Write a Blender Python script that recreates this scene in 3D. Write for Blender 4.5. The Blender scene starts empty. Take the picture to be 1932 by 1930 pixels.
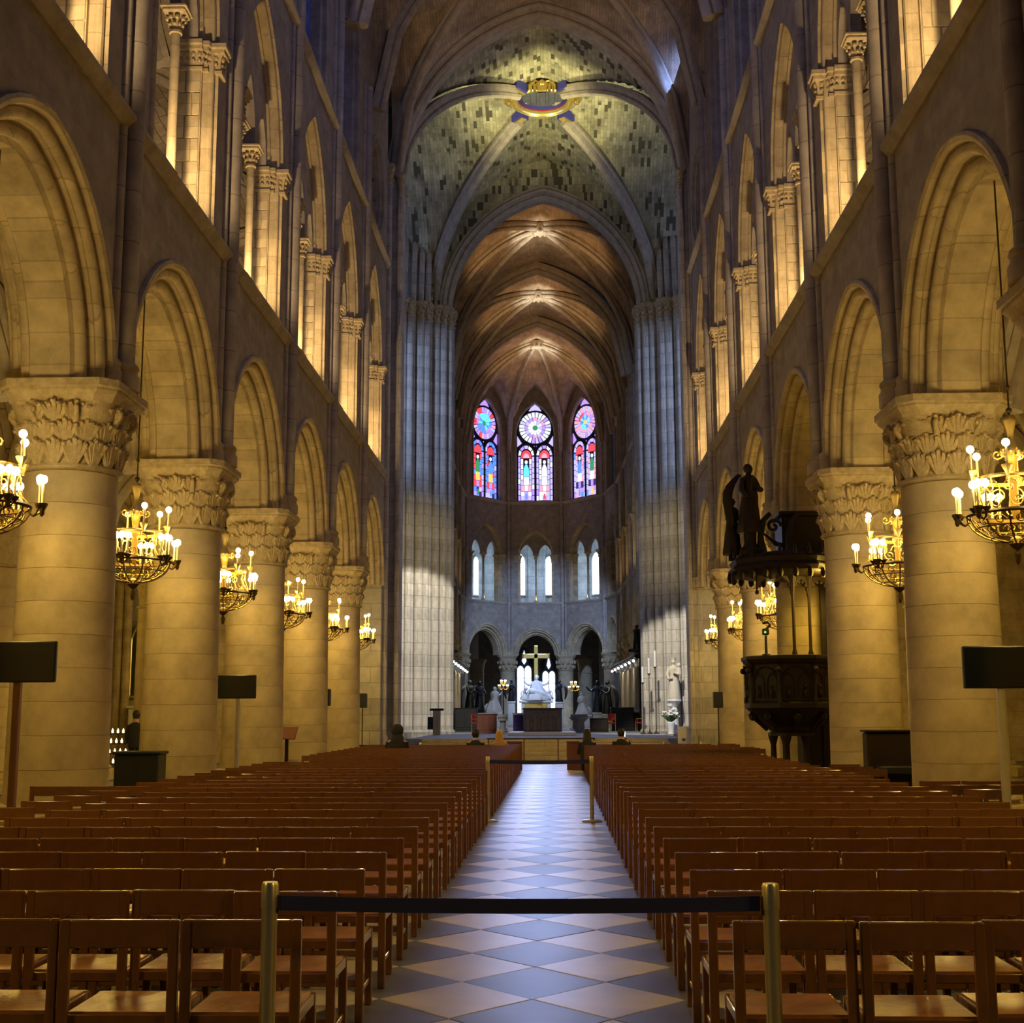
import bpy, bmesh, math, random
from math import sin, cos, pi, sqrt, atan2, radians
from mathutils import Vector, Matrix
random.seed(7)
SC = bpy.context.scene
COL = SC.collection

# ------------------------------------------------------------------ camera
def make_camera():
    f_px, pitch, yaw, roll, cx = 2464.65, .154, .0343, -.0035, .5065
    fw = Vector((-sin(yaw)*cos(pitch), cos(yaw)*cos(pitch), sin(pitch)))
    ri = Vector((cos(yaw), sin(yaw), 0)); up = ri.cross(fw)
    r2 = ri*cos(roll) + up*sin(roll); u2 = up*cos(roll) - ri*sin(roll)
    cam = bpy.data.cameras.new('camera'); cam.sensor_fit = 'HORIZONTAL'
    cam.sensor_width = 36; cam.lens = f_px/1932*36; cam.clip_start = .1; cam.clip_end = 400
    o = bpy.data.objects.new('camera', cam); COL.objects.link(o)
    o.matrix_world = Matrix(((r2.x, u2.x, -fw.x, cx), (r2.y, u2.y, -fw.y, 0), (r2.z, u2.z, -fw.z, 1.65), (0, 0, 0, 1)))
    SC.camera = o
make_camera()

# ------------------------------------------------------------------ world, exposure
w = bpy.data.worlds.new('world'); SC.world = w; w.use_nodes = True
w.node_tree.nodes['Background'].inputs[0].default_value = (.30, .42, .75, 1)
w.node_tree.nodes['Background'].inputs[1].default_value = .02
SC.view_settings.view_transform = 'Standard'; SC.view_settings.look = 'None'
SC.view_settings.gamma = 1; SC.view_settings.use_curve_mapping = False
SC.view_settings.exposure = 0.0
try:
    SC.cycles.use_denoising = True
    SC.cycles.max_bounces = 6; SC.cycles.diffuse_bounces = 3; SC.cycles.glossy_bounces = 3
    SC.cycles.sample_clamp_indirect = 4.0; SC.cycles.sample_clamp_direct = 0
    SC.cycles.caustics_reflective = False; SC.cycles.caustics_refractive = False
except Exception: pass

# ------------------------------------------------------------------ big lights (lamps with a fitting carry theirs in their own builder)
def lamp(kind, loc, energy, color, target=None, size=.3, angle=60, blend=.6, size_y=None, spread=None):
    d = bpy.data.lights.new('light', kind); d.energy = energy; d.color = color
    if kind == 'SPOT': d.spot_size = radians(angle); d.spot_blend = blend; d.shadow_soft_size = size
    elif kind == 'AREA':
        d.size = size
        if size_y: d.shape = 'RECTANGLE'; d.size_y = size_y
        if spread: d.spread = radians(spread)
    else: d.shadow_soft_size = size
    o = bpy.data.objects.new(kind.lower()+'_light', d); COL.objects.link(o); o.location = loc
    if target is not None:
        o.rotation_euler = (Vector(target)-Vector(loc)).to_track_quat('-Z', 'Y').to_euler()
    return o
GOLD = (1, .65, .10); WARM = (1, .70, .36); AMBER = (1, .55, .2); DAY = (.60, .74, 1); BLUE = (.22, .36, 1); PALE = (1, .90, .62)
for _s, _ys in ((-1, [17.5+5.6*i for i in range(-1, 5)]), (1, [18.95+5.6*i for i in range(-1, 5)])):
    for _y in _ys:   # floodlights standing on each tribune sill, turned up and east
        lamp('SPOT', (_s*5.80, _y+2.25, 10.24), 520, WARM, (_s*6.08, _y+4.55, 12.9), .06, 108, .7)
        lamp('SPOT', (_s*6.5, _y+3.2, 10.2), 50, WARM, (_s*6.4, _y+4.7, 11.6), .1, 130, .9)
for _s in (-1, 1):
    for _y in (9, 20, 31, 42): lamp('POINT', (_s*9.4, _y, 4.6), 60, GOLD, size=.4)      # warm fill added to brighten the aisles, no lantern seen
    for _y in (14, 26, 38): lamp('POINT', (_s*14.4, _y, 4.6), 70, GOLD, size=.4)  # more warm fill added in the outer aisles
    for _y in (20.3, 31.5, 42.7): lamp('POINT', (_s*9.4, _y, 12.0), 14, (.6, .7, 1), size=.5)
    for _y in (2, 9): lamp('SPOT', (_s*6.17, _y, 4.6), 300, GOLD, (_s*6.17, _y, 0), .35, 165, .3)            # chandeliers of the bays beside and behind the camera
    for _y in (12, 22, 31): lamp('AREA', (_s*2.6, _y, 23.5), 65, BLUE, (-_s*5.6, _y+4, 17.5), 2.5)   # blue fill added high in mid-nave to tint the upper walls
# crossing: floods on the vault and the piers, cool daylight from the transept
for _s in (-1, 1):
    lamp('SPOT', (_s*4.9, 49.5, 22.5), 3600, (1, .93, .50), (0, 55.0, 29.3), .25, 58, 1)
    lamp('AREA', (_s*19, 54.5, 15), 420, (.42, .55, 1), (0, 60, 13), 8)
    lamp('SPOT', (_s*10.5, 50.5, 17.0), 3600, (.40, .56, 1), (_s*5.8, 61.5, 16), .3, 44, .7)
    lamp('SPOT', (_s*2.8, 48.0, 12.0), 2400, (1, .82, .42), (_s*6.2, 61.5, 9.4), .5, 26, 1)
    lamp('SPOT', (_s*3.6, 51.0, 10.5), 6500, (1, .95, .80), (_s*6.1, 61.5, 4.6 if _s < 0 else 1.6), .12, 36, .3)
lamp('AREA', (5.3, 46.4, 25.5), 60, BLUE, (0, 47.5, 28), 2)
# choir vault: floods from the tribune toward each keystone
for _y in (71, 82.3, 94.0):
    for _s in (-1, 1):
        lamp('SPOT', (-.4+_s*3.2, _y-2.6, 23.0), 400, (1, .58, .25), (-.4, _y, 29), .15, 92, 1)
        lamp('SPOT', (-.6+_s*.6, _y-1.0, 26.6), 150, (1, .93, .80), (-.6, _y, 29), .1, 100, 1)
lamp('SPOT', (0, 35, 24.0), 130, AMBER, (0, 43, 29.5), .4, 66, 1)
# apse: daylight through the tall windows down the choir; fill spots added on marble and arcade
lamp('AREA', (-1.1, 98.9, 14.5), 36, (.38, .50, 1), (.3, 14, 0), 5.5, spread=26)
lamp('AREA', (-1.1, 98.0, 12.5), 260, DAY, (-1.1, 88, 1), 3, spread=90)
lamp('SPOT', (-3.5, 84, 12), 4500, DAY, (-1.0, 93.9, 3.6), .2, 30, .8)
lamp('SPOT', (2.4, 82, 13), 8500, (.36, .52, 1), (-1.0, 99, 6.8), .2, 48, .7)
for _x in (-5.2, -1.1, 3.2): lamp('POINT', (_x, 102.6, 12.5), 260, (.36, .60, 1), size=.5)  # bluish fill points added inside the gallery to brighten its walls
lamp('SPOT', (-2, 82, 11), 1300, DAY, (-3.6, 90, 2.4), .2, 26, .8)
lamp('SPOT', (.6, 82, 11), 900, DAY, (2.4, 90, 2.2), .2, 26, .8)
for _x, _y in ((-4.95, 98.4), (-1.1, 100.25), (2.75, 98.4)): lamp('SPOT', (_x, _y, 10.3), 70, WARM, (_x, _y+.1, 16), .08, 120, .8)
for _s in (-1, 1):
    for _y in (66.0, 71.6, 77.2, 82.8, 88.4): lamp('SPOT', (-.025*(_y-60)+_s*5.9, _y, 10.25), 110, WARM, (-.025*(_y-60)+_s*6.2, _y+2.2, 13), .08, 105, .7)


# ------------------------------------------------------------------ mesh helpers
class MB:
    def __init__(s): s.v = []; s.f = []
    def add(s, vs, fs):
        n = len(s.v); s.v += [tuple(p) for p in vs]; s.f += [tuple(i+n for i in f) for f in fs]; return s
    def box(s, c, d, rz=0, taper=1):
        x, y, z = d[0]/2, d[1]/2, d[2]/2; P = []
        for k, (a, b) in ((-1, (1, 1)), (1, (taper, taper))):
            for i, j in ((-1, -1), (1, -1), (1, 1), (-1, 1)):
                px, py = i*x*a, j*y*b
                P.append((c[0]+px*cos(rz)-py*sin(rz), c[1]+px*sin(rz)+py*cos(rz), c[2]+k*z))
        return s.add(P, [(3, 2, 1, 0), (4, 5, 6, 7), (0, 1, 5, 4), (1, 2, 6, 5), (2, 3, 7, 6), (3, 0, 4, 7)])
    def bbox(s, c, d, b=.01, rz=0):
        "box with chamfered edges along z and on top and bottom"
        x, y, z = d[0]/2, d[1]/2, d[2]/2
        b = min(b, x*.9, y*.9, z*.9)
        def ring(X, Y, zz):
            q = []
            for px, py in ((X-b, -Y), (X, -Y+b), (X, Y-b), (X-b, Y), (-X+b, Y), (-X, Y-b), (-X, -Y+b), (-X+b, -Y)):
                q.append((c[0]+px*cos(rz)-py*sin(rz), c[1]+px*sin(rz)+py*cos(rz), c[2]+zz))
            return q
        rings = [ring(x-b, y-b, -z), ring(x, y, -z+b), ring(x, y, z-b), ring(x-b, y-b, z)]
        return s.loft(rings, True, True, True)
    def loft(s, rings, closed=True, cap0=False, cap1=False):
        n = len(rings[0]); P = [p for r in rings for p in r]; F = []
        m = n if closed else n-1
        for i in range(len(rings)-1):
            for j in range(m):
                k = (j+1) % n
                F.append((i*n+j, i*n+k, (i+1)*n+k, (i+1)*n+j))
        if cap0: F.append(tuple(range(n-1, -1, -1)))
        if cap1: F.append(tuple((len(rings)-1)*n+j for j in range(n)))
        return s.add(P, F)
    def cyl(s, p0, p1, r0, r1=None, n=8, cap=True):
        r1 = r0 if r1 is None else r1
        p0, p1 = Vector(p0), Vector(p1); t = (p1-p0).normalized()
        a = t.orthogonal().normalized(); b = t.cross(a)
        R = [[p+(a*cos(2*pi*k/n)+b*sin(2*pi*k/n))*r for k in range(n)] for p, r in ((p0, r0), (p1, r1))]
        return s.loft(R, True, cap, cap)
    def tube(s, pts, r, n=6, cap=True, closed=False):
        pts = [Vector(p) for p in pts]; m = len(pts)
        rr = r if isinstance(r, (list, tuple)) else [r]*m
        rings = []; a = None
        for i, p in enumerate(pts):
            if closed: t = pts[(i+1) % m]-pts[i-1]
            else: t = pts[min(i+1, m-1)]-pts[max(i-1, 0)]
            t = t.normalized()
            a = t.orthogonal().normalized() if a is None else (a-t*a.dot(t)).normalized()
            b = t.cross(a)
            rings.append([p+(a*cos(2*pi*k/n)+b*sin(2*pi*k/n))*rr[i] for k in range(n)])
        if closed: rings.append(rings[0]); cap = False
        return s.loft(rings, True, cap, cap)
    def lathe(s, prof, c=(0, 0, 0), n=16, cap=True, fn=None, a0=0):
        R = []
        for r, z in prof:
            ring = []
            for k in range(n):
                a = a0+2*pi*k/n; q = r*(fn(a, z) if fn else 1)
                ring.append((c[0]+q*cos(a), c[1]+q*sin(a), c[2]+z))
            R.append(ring)
        return s.loft(R, True, cap, cap)
    def ball(s, c, r, n=8, m=6, sc=(1, 1, 1)):
        prof = [(sin(pi*i/m), -cos(pi*i/m)) for i in range(m+1)]
        prof[0] = (.01, -1); prof[-1] = (.01, 1)
        R = [[(c[0]+q*r*sc[0]*cos(2*pi*k/n), c[1]+q*r*sc[1]*sin(2*pi*k/n), c[2]+z*r*sc[2]) for k in range(n)] for q, z in prof]
        return s.loft(R, True, True, True)
    def prism(s, poly, y0, y1):
        "polygon in (x,z) extruded along y"
        n = len(poly)
        P = [(x, y0, z) for x, z in poly]+[(x, y1, z) for x, z in poly]
        F = [tuple(range(n)), tuple(range(2*n-1, n-1, -1))]+[(i, i+n, (i+1) % n+n, (i+1) % n) for i in range(n)]
        return s.add(P, F)
    def slab(s, poly, z0, z1):
        n = len(poly)
        P = [(x, y, z0) for x, y in poly]+[(x, y, z1) for x, y in poly]
        F = [tuple(range(n-1, -1, -1)), tuple(range(n, 2*n))]+[(i, (i+1) % n, (i+1) % n+n, i+n) for i in range(n)]
        return s.add(P, F)
    def grid(s, rows, closed=False): return s.loft(rows, closed)
    def sweep(s, path, prof, up=(0, 0, 1), closed=False):
        "profile (side, up) carried along a 3-D path"
        pts = [Vector(p) for p in path]; up = Vector(up); R = []
        for i, p in enumerate(pts):
            t = (pts[min(i+1, len(pts)-1)]-pts[max(i-1, 0)]).normalized()
            nn = up-t*up.dot(t)
            if nn.length < 1e-4: nn = t.orthogonal()
            nn.normalize(); b = t.cross(nn)
            R.append([p+b*a+nn*c for a, c in prof])
        return s.loft(R, True, True, True)
    def xf(s, M, start=0):
        s.v[start:] = [tuple(M @ Vector(p)) for p in s.v[start:]]; return s
    def mesh(s, name, m, smooth=35):
        me = bpy.data.meshes.new(name); me.from_pydata(s.v, [], s.f); me.update()
        if m: me.materials.append(m)
        if smooth:
            me.shade_smooth(); me.set_sharp_from_angle(angle=radians(smooth))
        return me
    def build(s, name, m, parent=None, loc=None, rz=None, smooth=35):
        return obj(name, s.mesh(name, m, smooth), parent, loc, rz)

def obj(name, me, parent=None, loc=None, rz=None, sc=None):
    o = bpy.data.objects.new(name, me); COL.objects.link(o)
    if parent is not None: o.parent = parent
    if loc is not None: o.location = loc
    if rz is not None: o.rotation_euler = (0, 0, rz)
    if sc is not None: o.scale = sc
    return o
def tag(o, label, cat, group=None):
    o['label'] = label; o['category'] = cat
    if group: o['group'] = group
    return o
def thing(name, label, cat, loc=(0, 0, 0), rz=0, group=None):
    o = bpy.data.objects.new(name, None); COL.objects.link(o); o.empty_display_size = .2
    o.location = loc; o.rotation_euler = (0, 0, rz)
    return tag(o, label, cat, group)
def structure(name, me=None, loc=(0, 0, 0)):
    o = bpy.data.objects.new(name, me); COL.objects.link(o); o['kind'] = 'structure'; o.location = loc
    return o
def dup(root):
    r = root.copy(); COL.objects.link(r)
    for ch in root.children:
        c = ch.copy(); COL.objects.link(c); c.parent = r
        for g in ch.children:
            d = g.copy(); COL.objects.link(d); d.parent = c
    return r
ORD = 'zeroth first second third fourth fifth sixth seventh eighth ninth tenth eleventh twelfth thirteenth fourteenth fifteenth sixteenth seventeenth eighteenth nineteenth twentieth'.split()

# ------------------------------------------------------------------ materials
def nodes(name):
    m = bpy.data.materials.new(name); m.use_nodes = True
    return m, m.node_tree.nodes, m.node_tree.links, m.node_tree.nodes['Principled BSDF']
def plain(name, col, rough=.6, metal=0, noise=.15, scale=8, spec=.5, bump=0, coat=0):
    m, N, L, b = nodes(name)
    b.inputs['Roughness'].default_value = rough; b.inputs['Metallic'].default_value = metal
    b.inputs['Specular IOR Level'].default_value = spec
    if coat: b.inputs['Coat Weight'].default_value = coat
    tc = N.new('ShaderNodeTexCoord'); nz = N.new('ShaderNodeTexNoise'); nz.inputs['Scale'].default_value = scale
    nz.inputs['Detail'].default_value = 4
    L.new(tc.outputs['Object'], nz.inputs['Vector'])
    mx = N.new('ShaderNodeMix'); mx.data_type = 'RGBA'
    mx.inputs[6].default_value = tuple(c*(1-noise) for c in col)+(1,); mx.inputs[7].default_value = tuple(min(1, c*(1+noise)) for c in col)+(1,)
    L.new(nz.outputs['Fac'], mx.inputs[0]); L.new(mx.outputs[2], b.inputs['Base Color'])
    if bump:
        bp = N.new('ShaderNodeBump'); bp.inputs['Strength'].default_value = bump; bp.inputs['Distance'].default_value = .02
        L.new(nz.outputs['Fac'], bp.inputs['Height']); L.new(bp.outputs[0], b.inputs['Normal'])
    return m
def glow(name, col, strength):
    m, N, L, b = nodes(name)
    b.inputs['Base Color'].default_value = (.05, .05, .05, 1)
    b.inputs['Emission Color'].default_value = col+(1,); b.inputs['Emission Strength'].default_value = strength
    return m
def stone(name, col, axes='XZ', brick=(.9, .42), mortar=.012, var=.16, joint=.55, bump=.5, stain=.35, grain=2.2, rough=.85, blots=0, dark=None):
    "ashlar: coursed blocks with a slightly different tone each, thin joints, soft stains"
    m, N, L, b = nodes(name); b.inputs['Roughness'].default_value = rough; b.inputs['Specular IOR Level'].default_value = .25
    tc = N.new('ShaderNodeTexCoord'); sp = N.new('ShaderNodeSeparateXYZ'); cb = N.new('ShaderNodeCombineXYZ')
    L.new(tc.outputs['Object'], sp.inputs[0])
    for k, a in enumerate(axes): L.new(sp.outputs['XYZ'.index(a)], cb.inputs[k])
    br = N.new('ShaderNodeTexBrick'); br.inputs['Scale'].default_value = 1
    br.inputs['Brick Width'].default_value, br.inputs['Row Height'].default_value = brick
    br.inputs['Mortar Size'].default_value = mortar; br.inputs['Mortar Smooth'].default_value = .3
    br.inputs['Color1'].default_value = tuple(c*(1-var) for c in col)+(1,); br.inputs['Color2'].default_value = tuple(min(1, c*(1+var)) for c in col)+(1,)
    br.inputs['Mortar'].default_value = tuple(c*joint for c in col)+(1,)
    L.new(cb.outputs[0], br.inputs['Vector'])
    nz = N.new('ShaderNodeTexNoise'); nz.inputs['Scale'].default_value = grain; nz.inputs['Detail'].default_value = 6; nz.inputs['Roughness'].default_value = .65
    L.new(tc.outputs['Object'], nz.inputs['Vector'])
    rp = N.new('ShaderNodeMapRange'); rp.inputs[1].default_value = .3; rp.inputs[2].default_value = .7; rp.inputs[3].default_value = 1-stain; rp.inputs[4].default_value = 1+stain*.5
    L.new(nz.outputs['Fac'], rp.inputs[0])
    mx = N.new('ShaderNodeMix'); mx.data_type = 'RGBA'; mx.blend_type = 'MULTIPLY'; mx.inputs[0].default_value = 1
    L.new(br.outputs['Color'], mx.inputs[6]); L.new(rp.outputs[0], mx.inputs[7]); out = mx.outputs[2]
    if blots:
        b2 = N.new('ShaderNodeTexBrick'); b2.inputs['Scale'].default_value = 1
        b2.inputs['Brick Width'].default_value, b2.inputs['Row Height'].default_value = brick
        b2.inputs['Mortar Size'].default_value = 0; b2.inputs['Bias'].default_value = 0
        b2.inputs['Color1'].default_value = (0, 0, 0, 1); b2.inputs['Color2'].default_value = (1, 1, 1, 1)
        L.new(cb.outputs[0], b2.inputs['Vector'])
        n2 = N.new('ShaderNodeTexNoise'); n2.inputs['Scale'].default_value = .35; n2.inputs['Detail'].default_value = 3
        L.new(tc.outputs['Object'], n2.inputs['Vector'])
        ad = N.new('ShaderNodeMath'); ad.operation = 'MULTIPLY_ADD'; ad.inputs[1].default_value = .9
        L.new(n2.outputs['Fac'], ad.inputs[0]); L.new(b2.outputs['Color'], ad.inputs[2])
        gt = N.new('ShaderNodeMapRange'); gt.inputs[1].default_value = blots; gt.inputs[2].default_value = blots+.06
        L.new(ad.outputs[0], gt.inputs[0])
        m2 = N.new('ShaderNodeMix'); m2.data_type = 'RGBA'
        m2.inputs[7].default_value = tuple(c*.22 for c in col)+(1,)
        L.new(gt.outputs[0], m2.inputs[0]); L.new(out, m2.inputs[6]); out = m2.outputs[2]
    L.new(out, b.inputs['Base Color'])
    bp = N.new('ShaderNodeBump'); bp.inputs['Strength'].default_value = bump; bp.inputs['Distance'].default_value = .02
    iv = N.new('ShaderNodeMath'); iv.operation = 'MULTIPLY_ADD'; iv.inputs[1].default_value = -1; 
    L.new(br.outputs['Fac'], iv.inputs[0]); L.new(nz.outputs['Fac'], iv.inputs[2])
    L.new(iv.outputs[0], bp.inputs['Height']); L.new(bp.outputs[0], b.inputs['Normal'])
    return m
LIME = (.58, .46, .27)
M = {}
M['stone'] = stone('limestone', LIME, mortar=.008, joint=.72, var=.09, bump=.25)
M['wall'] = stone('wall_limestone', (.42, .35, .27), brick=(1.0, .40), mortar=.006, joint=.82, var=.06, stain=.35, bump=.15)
M['drum'] = stone('pillar_limestone', LIME, axes='XY', brick=(50, 50), mortar=0, var=.0, stain=.32, grain=1.6, bump=.25)
M['carved'] = stone('carved_limestone', (.57, .45, .26), axes='XY', brick=(50, 50), mortar=0, var=.0, stain=.30, grain=9, bump=.9)
M['web'] = stone('vault_webbing', (.50, .37, .24), axes='YX', brick=(.40, .11), mortar=.007, joint=.6, var=.13, stain=.5, grain=.9, bump=.4)
M['cross_web'] = stone('crossing_webbing', (.52, .47, .28), axes='YX', brick=(.42, .15), mortar=.008, joint=.6, var=.25, stain=.55, grain=.8, bump=.4, blots=1.30)
M['cross_fill'] = stone('crossing_wall_stone', (.50, .46, .30), axes='XZ', brick=(.15, .42), mortar=.008, joint=.6, var=.25, stain=.55, grain=.8, bump=.4, blots=1.22)
M['aisle_web'] = stone('aisle_webbing', (.46, .36, .24), axes='YX', brick=(.6, .22), mortar=.014, joint=.4, var=.2, stain=.35, grain=1)
M['rib'] = stone('rib_stone', (.50, .42, .31), axes='XY', brick=(50, 50), mortar=0, var=0, stain=.3, grain=3, bump=.2)
M['shaft'] = stone('shaft_stone', (.46, .39, .31), axes='XZ', brick=(5, .75), mortar=.01, var=.1, stain=.3, grain=2, bump=.25)
M['pier'] = stone('pier_stone', (.52, .47, .40), axes='XZ', brick=(3, .55), mortar=.012, joint=.6, var=.14, stain=.3, grain=1.8)
M['void'] = plain('dark_recess', (.03, .035, .05), .9)
M['wood'] = plain('chair_wood', (.20, .082, .027), .24, noise=.35, scale=14, spec=.5, coat=.3)
M['leather'] = plain('seat_hide', (.40, .15, .032), .36, noise=.35, scale=7, bump=.8)
M['darkwood'] = plain('dark_carved_oak', (.020, .011, .007), .55, noise=.4, scale=10, bump=.3, spec=.3)
M['redwood'] = plain('red_brown_wood', (.13, .035, .016), .5, noise=.3)
M['brass'] = plain('polished_brass', (.80, .62, .30), .28, 1, noise=.1)
M['steel'] = plain('brushed_steel', (.74, .66, .46), .33, .9, noise=.05, scale=30)
M['iron'] = plain('dark_bronze_iron', (.10, .065, .02), .45, .7, noise=.3)
M['gilt'] = plain('gilded_bronze', (.62, .43, .12), .35, .8, noise=.25)
M['gold'] = plain('gold_leaf', (.95, .72, .22), .3, .75, noise=.12)
M['bronze'] = plain('green_black_bronze', (.035, .04, .055), .38, .6, noise=.3)
M['marble'] = plain('white_marble', (.80, .80, .82), .45, noise=.06)
M['grey'] = plain('grey_stone', (.34, .34, .36), .7, noise=.2)
M['black'] = plain('black_plastic', (.012, .013, .014), .45, noise=.2)
M['screen'] = plain('dark_glass_screen', (.006, .010, .011), .18, noise=.1, spec=.6)
M['white'] = plain('white_paint', (.72, .70, .70), .5, noise=.03)
M['belt'] = plain('navy_webbing', (.022, .026, .15), .7, noise=.2, scale=40)
M['red'] = plain('red_velvet', (.42, .02, .02), .8, noise=.2)
M['purple'] = plain('purple_cloth', (.08, .05, .20), .8, noise=.2)
M['cloth'] = plain('dark_cloth', (.020, .020, .026), .9, noise=.3)
M['skin'] = plain('skin', (.55, .33, .22), .55, noise=.08)
M['hair_dark'] = plain('dark_hair', (.018, .012, .009), .55, noise=.4, scale=30)
M['hair_fair'] = plain('fair_hair', (.48, .27, .08), .5, noise=.35, scale=30)
M['coat_tan'] = plain('tan_cloth', (.42, .22, .08), .85, noise=.2)
M['altar'] = plain('bronze_relief', (.13, .105, .085), .45, .4, noise=.45, scale=6, bump=.6)
M['leaf'] = plain('green_leaf', (.04, .10, .03), .6, noise=.3)
M['petal'] = plain('white_petal', (.80, .80, .76), .6, noise=.05)
M['bulb'] = glow('lit_bulb', (1, .86, .55), 34)
M['candle'] = plain('ivory_candle_tube', (.80, .62, .30), .5, noise=.05)
M['ring_red'] = plain('painted_red', (.35, .03, .03), .6); M['ring_blue'] = plain('painted_blue', (.05, .05, .28), .6)

# ================================================================== STRUCTURE
def arch_pts(mid, a, h, zs, off=0, n=10, z0=None):
    "pointed arch (x,z): two arcs, half span a, rise h; off shrinks it; z0 adds straight jambs"
    R = (a*a+h*h)/(2*a); r = R-off; e = math.acos(max(-1, min(1, (R-a)/r)))
    L = [(mid-a+R-r*cos(e*i/n), zs+r*sin(e*i/n)) for i in range(n+1)]
    P = L+[(2*mid-x, z) for x, z in reversed(L[:-1])]
    if z0 is not None: P = [(P[0][0], z0)]+P+[(P[-1][0], z0)]
    return P
def arch_sweep(mb, prof, n=10, **k):
    rows = [[(x, y, z) for x, z in arch_pts(off=o, n=n, **k)] for o, y in prof]
    return mb.grid(rows)
def spandrel(mb, P, x0, x1, ztop, y, zb=None):
    zb = P[0][1] if zb is None else zb
    def q(a, b, c, d): mb.add([(a[0], y, a[1]), (b[0], y, b[1]), (c[0], y, c[1]), (d[0], y, d[1])], [(0, 1, 2, 3)])
    q((x0, zb), (P[0][0], zb), (P[0][0], ztop), (x0, ztop)); q((P[-1][0], zb), (x1, zb), (x1, ztop), (P[-1][0], ztop))
    for a, b in zip(P, P[1:]):
        if abs(b[0]-a[0]) > 1e-5: q(a, b, (b[0], ztop), (a[0], ztop))
def roll(co, cy, r, a0, a1, n=6): return [(co+r*cos(radians(a0+(a1-a0)*i/n)), cy+r*sin(radians(a0+(a1-a0)*i/n))) for i in range(n+1)]
HALF = [(-.07, 0), (-.07, -.07), (-.02, -.09), (.04, -.06), (.05, .0)]+roll(.13, .09, .075, 200, 380)+[(.22, .13), (.20, .20)]+roll(.30, .29, .085, 205, 395)+[(.40, .36), (.44, .38), (.44, .44)]
TH = 1.3
ARC = HALF+[(o, TH-y) for o, y in reversed(HALF)]
SPR, SIL, CLS, VSP, KEY = 6.1, 10.1, 17.9, 21.9, 29.0
MC = {}
def cached(key, fn):
    if key not in MC: MC[key] = fn()
    return MC[key]
def put(name, me, root, loc, rz, lx=0, ly=0, lz=0, extra_rz=0):
    "place a mesh given in bay coordinates"
    p = Vector(loc)+Matrix.Rotation(rz, 3, 'Z') @ Vector((lx, ly, lz))
    return obj(name, me, root, p, rz+extra_rz)

def m_arcade(W):
    mb = MB(); arch_sweep(mb, ARC, mid=W/2, a=W/2-.3, h=(W/2-.3)*1.1, zs=SPR, n=12)
    return mb.mesh('arcade_arch', M['stone'], 40)
def m_spandrel(W):
    mb = MB(); P = arch_pts(W/2, W/2-.3, (W/2-.3)*1.1, SPR, -.0, 12)
    spandrel(mb, P, 0, W, SIL-.1, 0); spandrel(mb, P, 0, W, SIL-.1, TH)
    mb.add([(0, 0, SIL-.1), (W, 0, SIL-.1), (W, TH, SIL-.1), (0, TH, SIL-.1)], [(0, 1, 2, 3)])
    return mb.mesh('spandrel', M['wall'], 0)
def m_string(W, z=SIL):
    pr = [(.02, -.2), (-.04, -.2), (-.10, -.12), (-.17, -.06), (-.17, 0), (.02, .06), (1.2, .06), (1.2, -.2)]
    mb = MB(); mb.grid([[(x, y, z+q) for x in (.0, W)] for y, q in pr]); return mb.mesh('string_course', M['rib'], 30)
def trib_dim(W, twin):
    a = W/2-.9
    if twin:
        a = W/2-.72; return dict(a=a, h=a*1.36, zs=SPT, lan=[(-a*.52, a*.36, a*.60), (a*.52, a*.36, a*.60)], col=[0])
    return dict(a=a, h=3.1, zs=SPT, lan=[(-1.15, .46, 1.05), (0, .54, 1.4), (1.15, .46, 1.05)], col=[-.615, .615])
SPT = 13.78
TJ = [(0, 0), (0, .05)]+roll(.04, .12, .06, 230, 400, 4)+[(.10, .18), (.10, .26), (.18, .26), (.18, .70)]
def m_trib_arch(W, twin):
    d = trib_dim(W, twin); mb = MB()
    arch_sweep(mb, TJ, mid=W/2, a=d['a'], h=d['h'], zs=d['zs'], n=12, z0=SIL)
    return mb.mesh('tribune_arch', M['stone'], 35)
def m_trib_wall(W, twin):
    d = trib_dim(W, twin); mb = MB(); P = arch_pts(W/2, d['a'], d['h'], d['zs'], 0, 12, SIL)
    spandrel(mb, P, 0, W, CLS, 0, SIL-.1)
    spandrel(mb, arch_pts(W/2, d['a'], d['h'], d['zs'], .18, 12, SIL), 0, W, CLS, .70, SIL-.1)
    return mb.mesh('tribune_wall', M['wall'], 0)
def m_trib_screen(W, twin):
    d = trib_dim(W, twin); mb = MB(); mid = W/2; a = d['a']-.17; R = (d['a']**2+d['h']**2)/(2*d['a']); r = R-.18
    def U(x):
        t = abs(x-mid); return d['zs']+sqrt(max(0, r*r-(t+R-d['a'])**2))
    def lo(x):
        for c, b, h in d['lan']:
            t = abs(x-mid-c)
            if t < b:
                q = (b*b+h*h)/(2*b); return d['zs']+sqrt(max(0, q*q-(t+q-b)**2))
        return d['zs']-.02
    xs = sorted(set([mid-a+2*a*i/60 for i in range(61)]+[mid+c+s*b*k for c, b, h in d['lan'] for s in (-1, 1) for k in (1, .96, .85)]+[mid+c for c, b, h in d['lan']]))
    for y in (.32, .52):
        mb.grid([[(x, y, lo(x)) for x in xs], [(x, y, max(lo(x), U(x))) for x in xs]])
    for c, b, h in d['lan']:
        P = arch_pts(mid+c, b, h, d['zs'], 0, 8)
        mb.grid([[(x, y, z) for x, z in P] for y in (.32, .52)])
    for c in d['col']:
        mb.box((mid+c, .42, d['zs']-.02), (.14, .2, .02))
    return mb.mesh('tribune_screen', M['wall'], 30)
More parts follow.
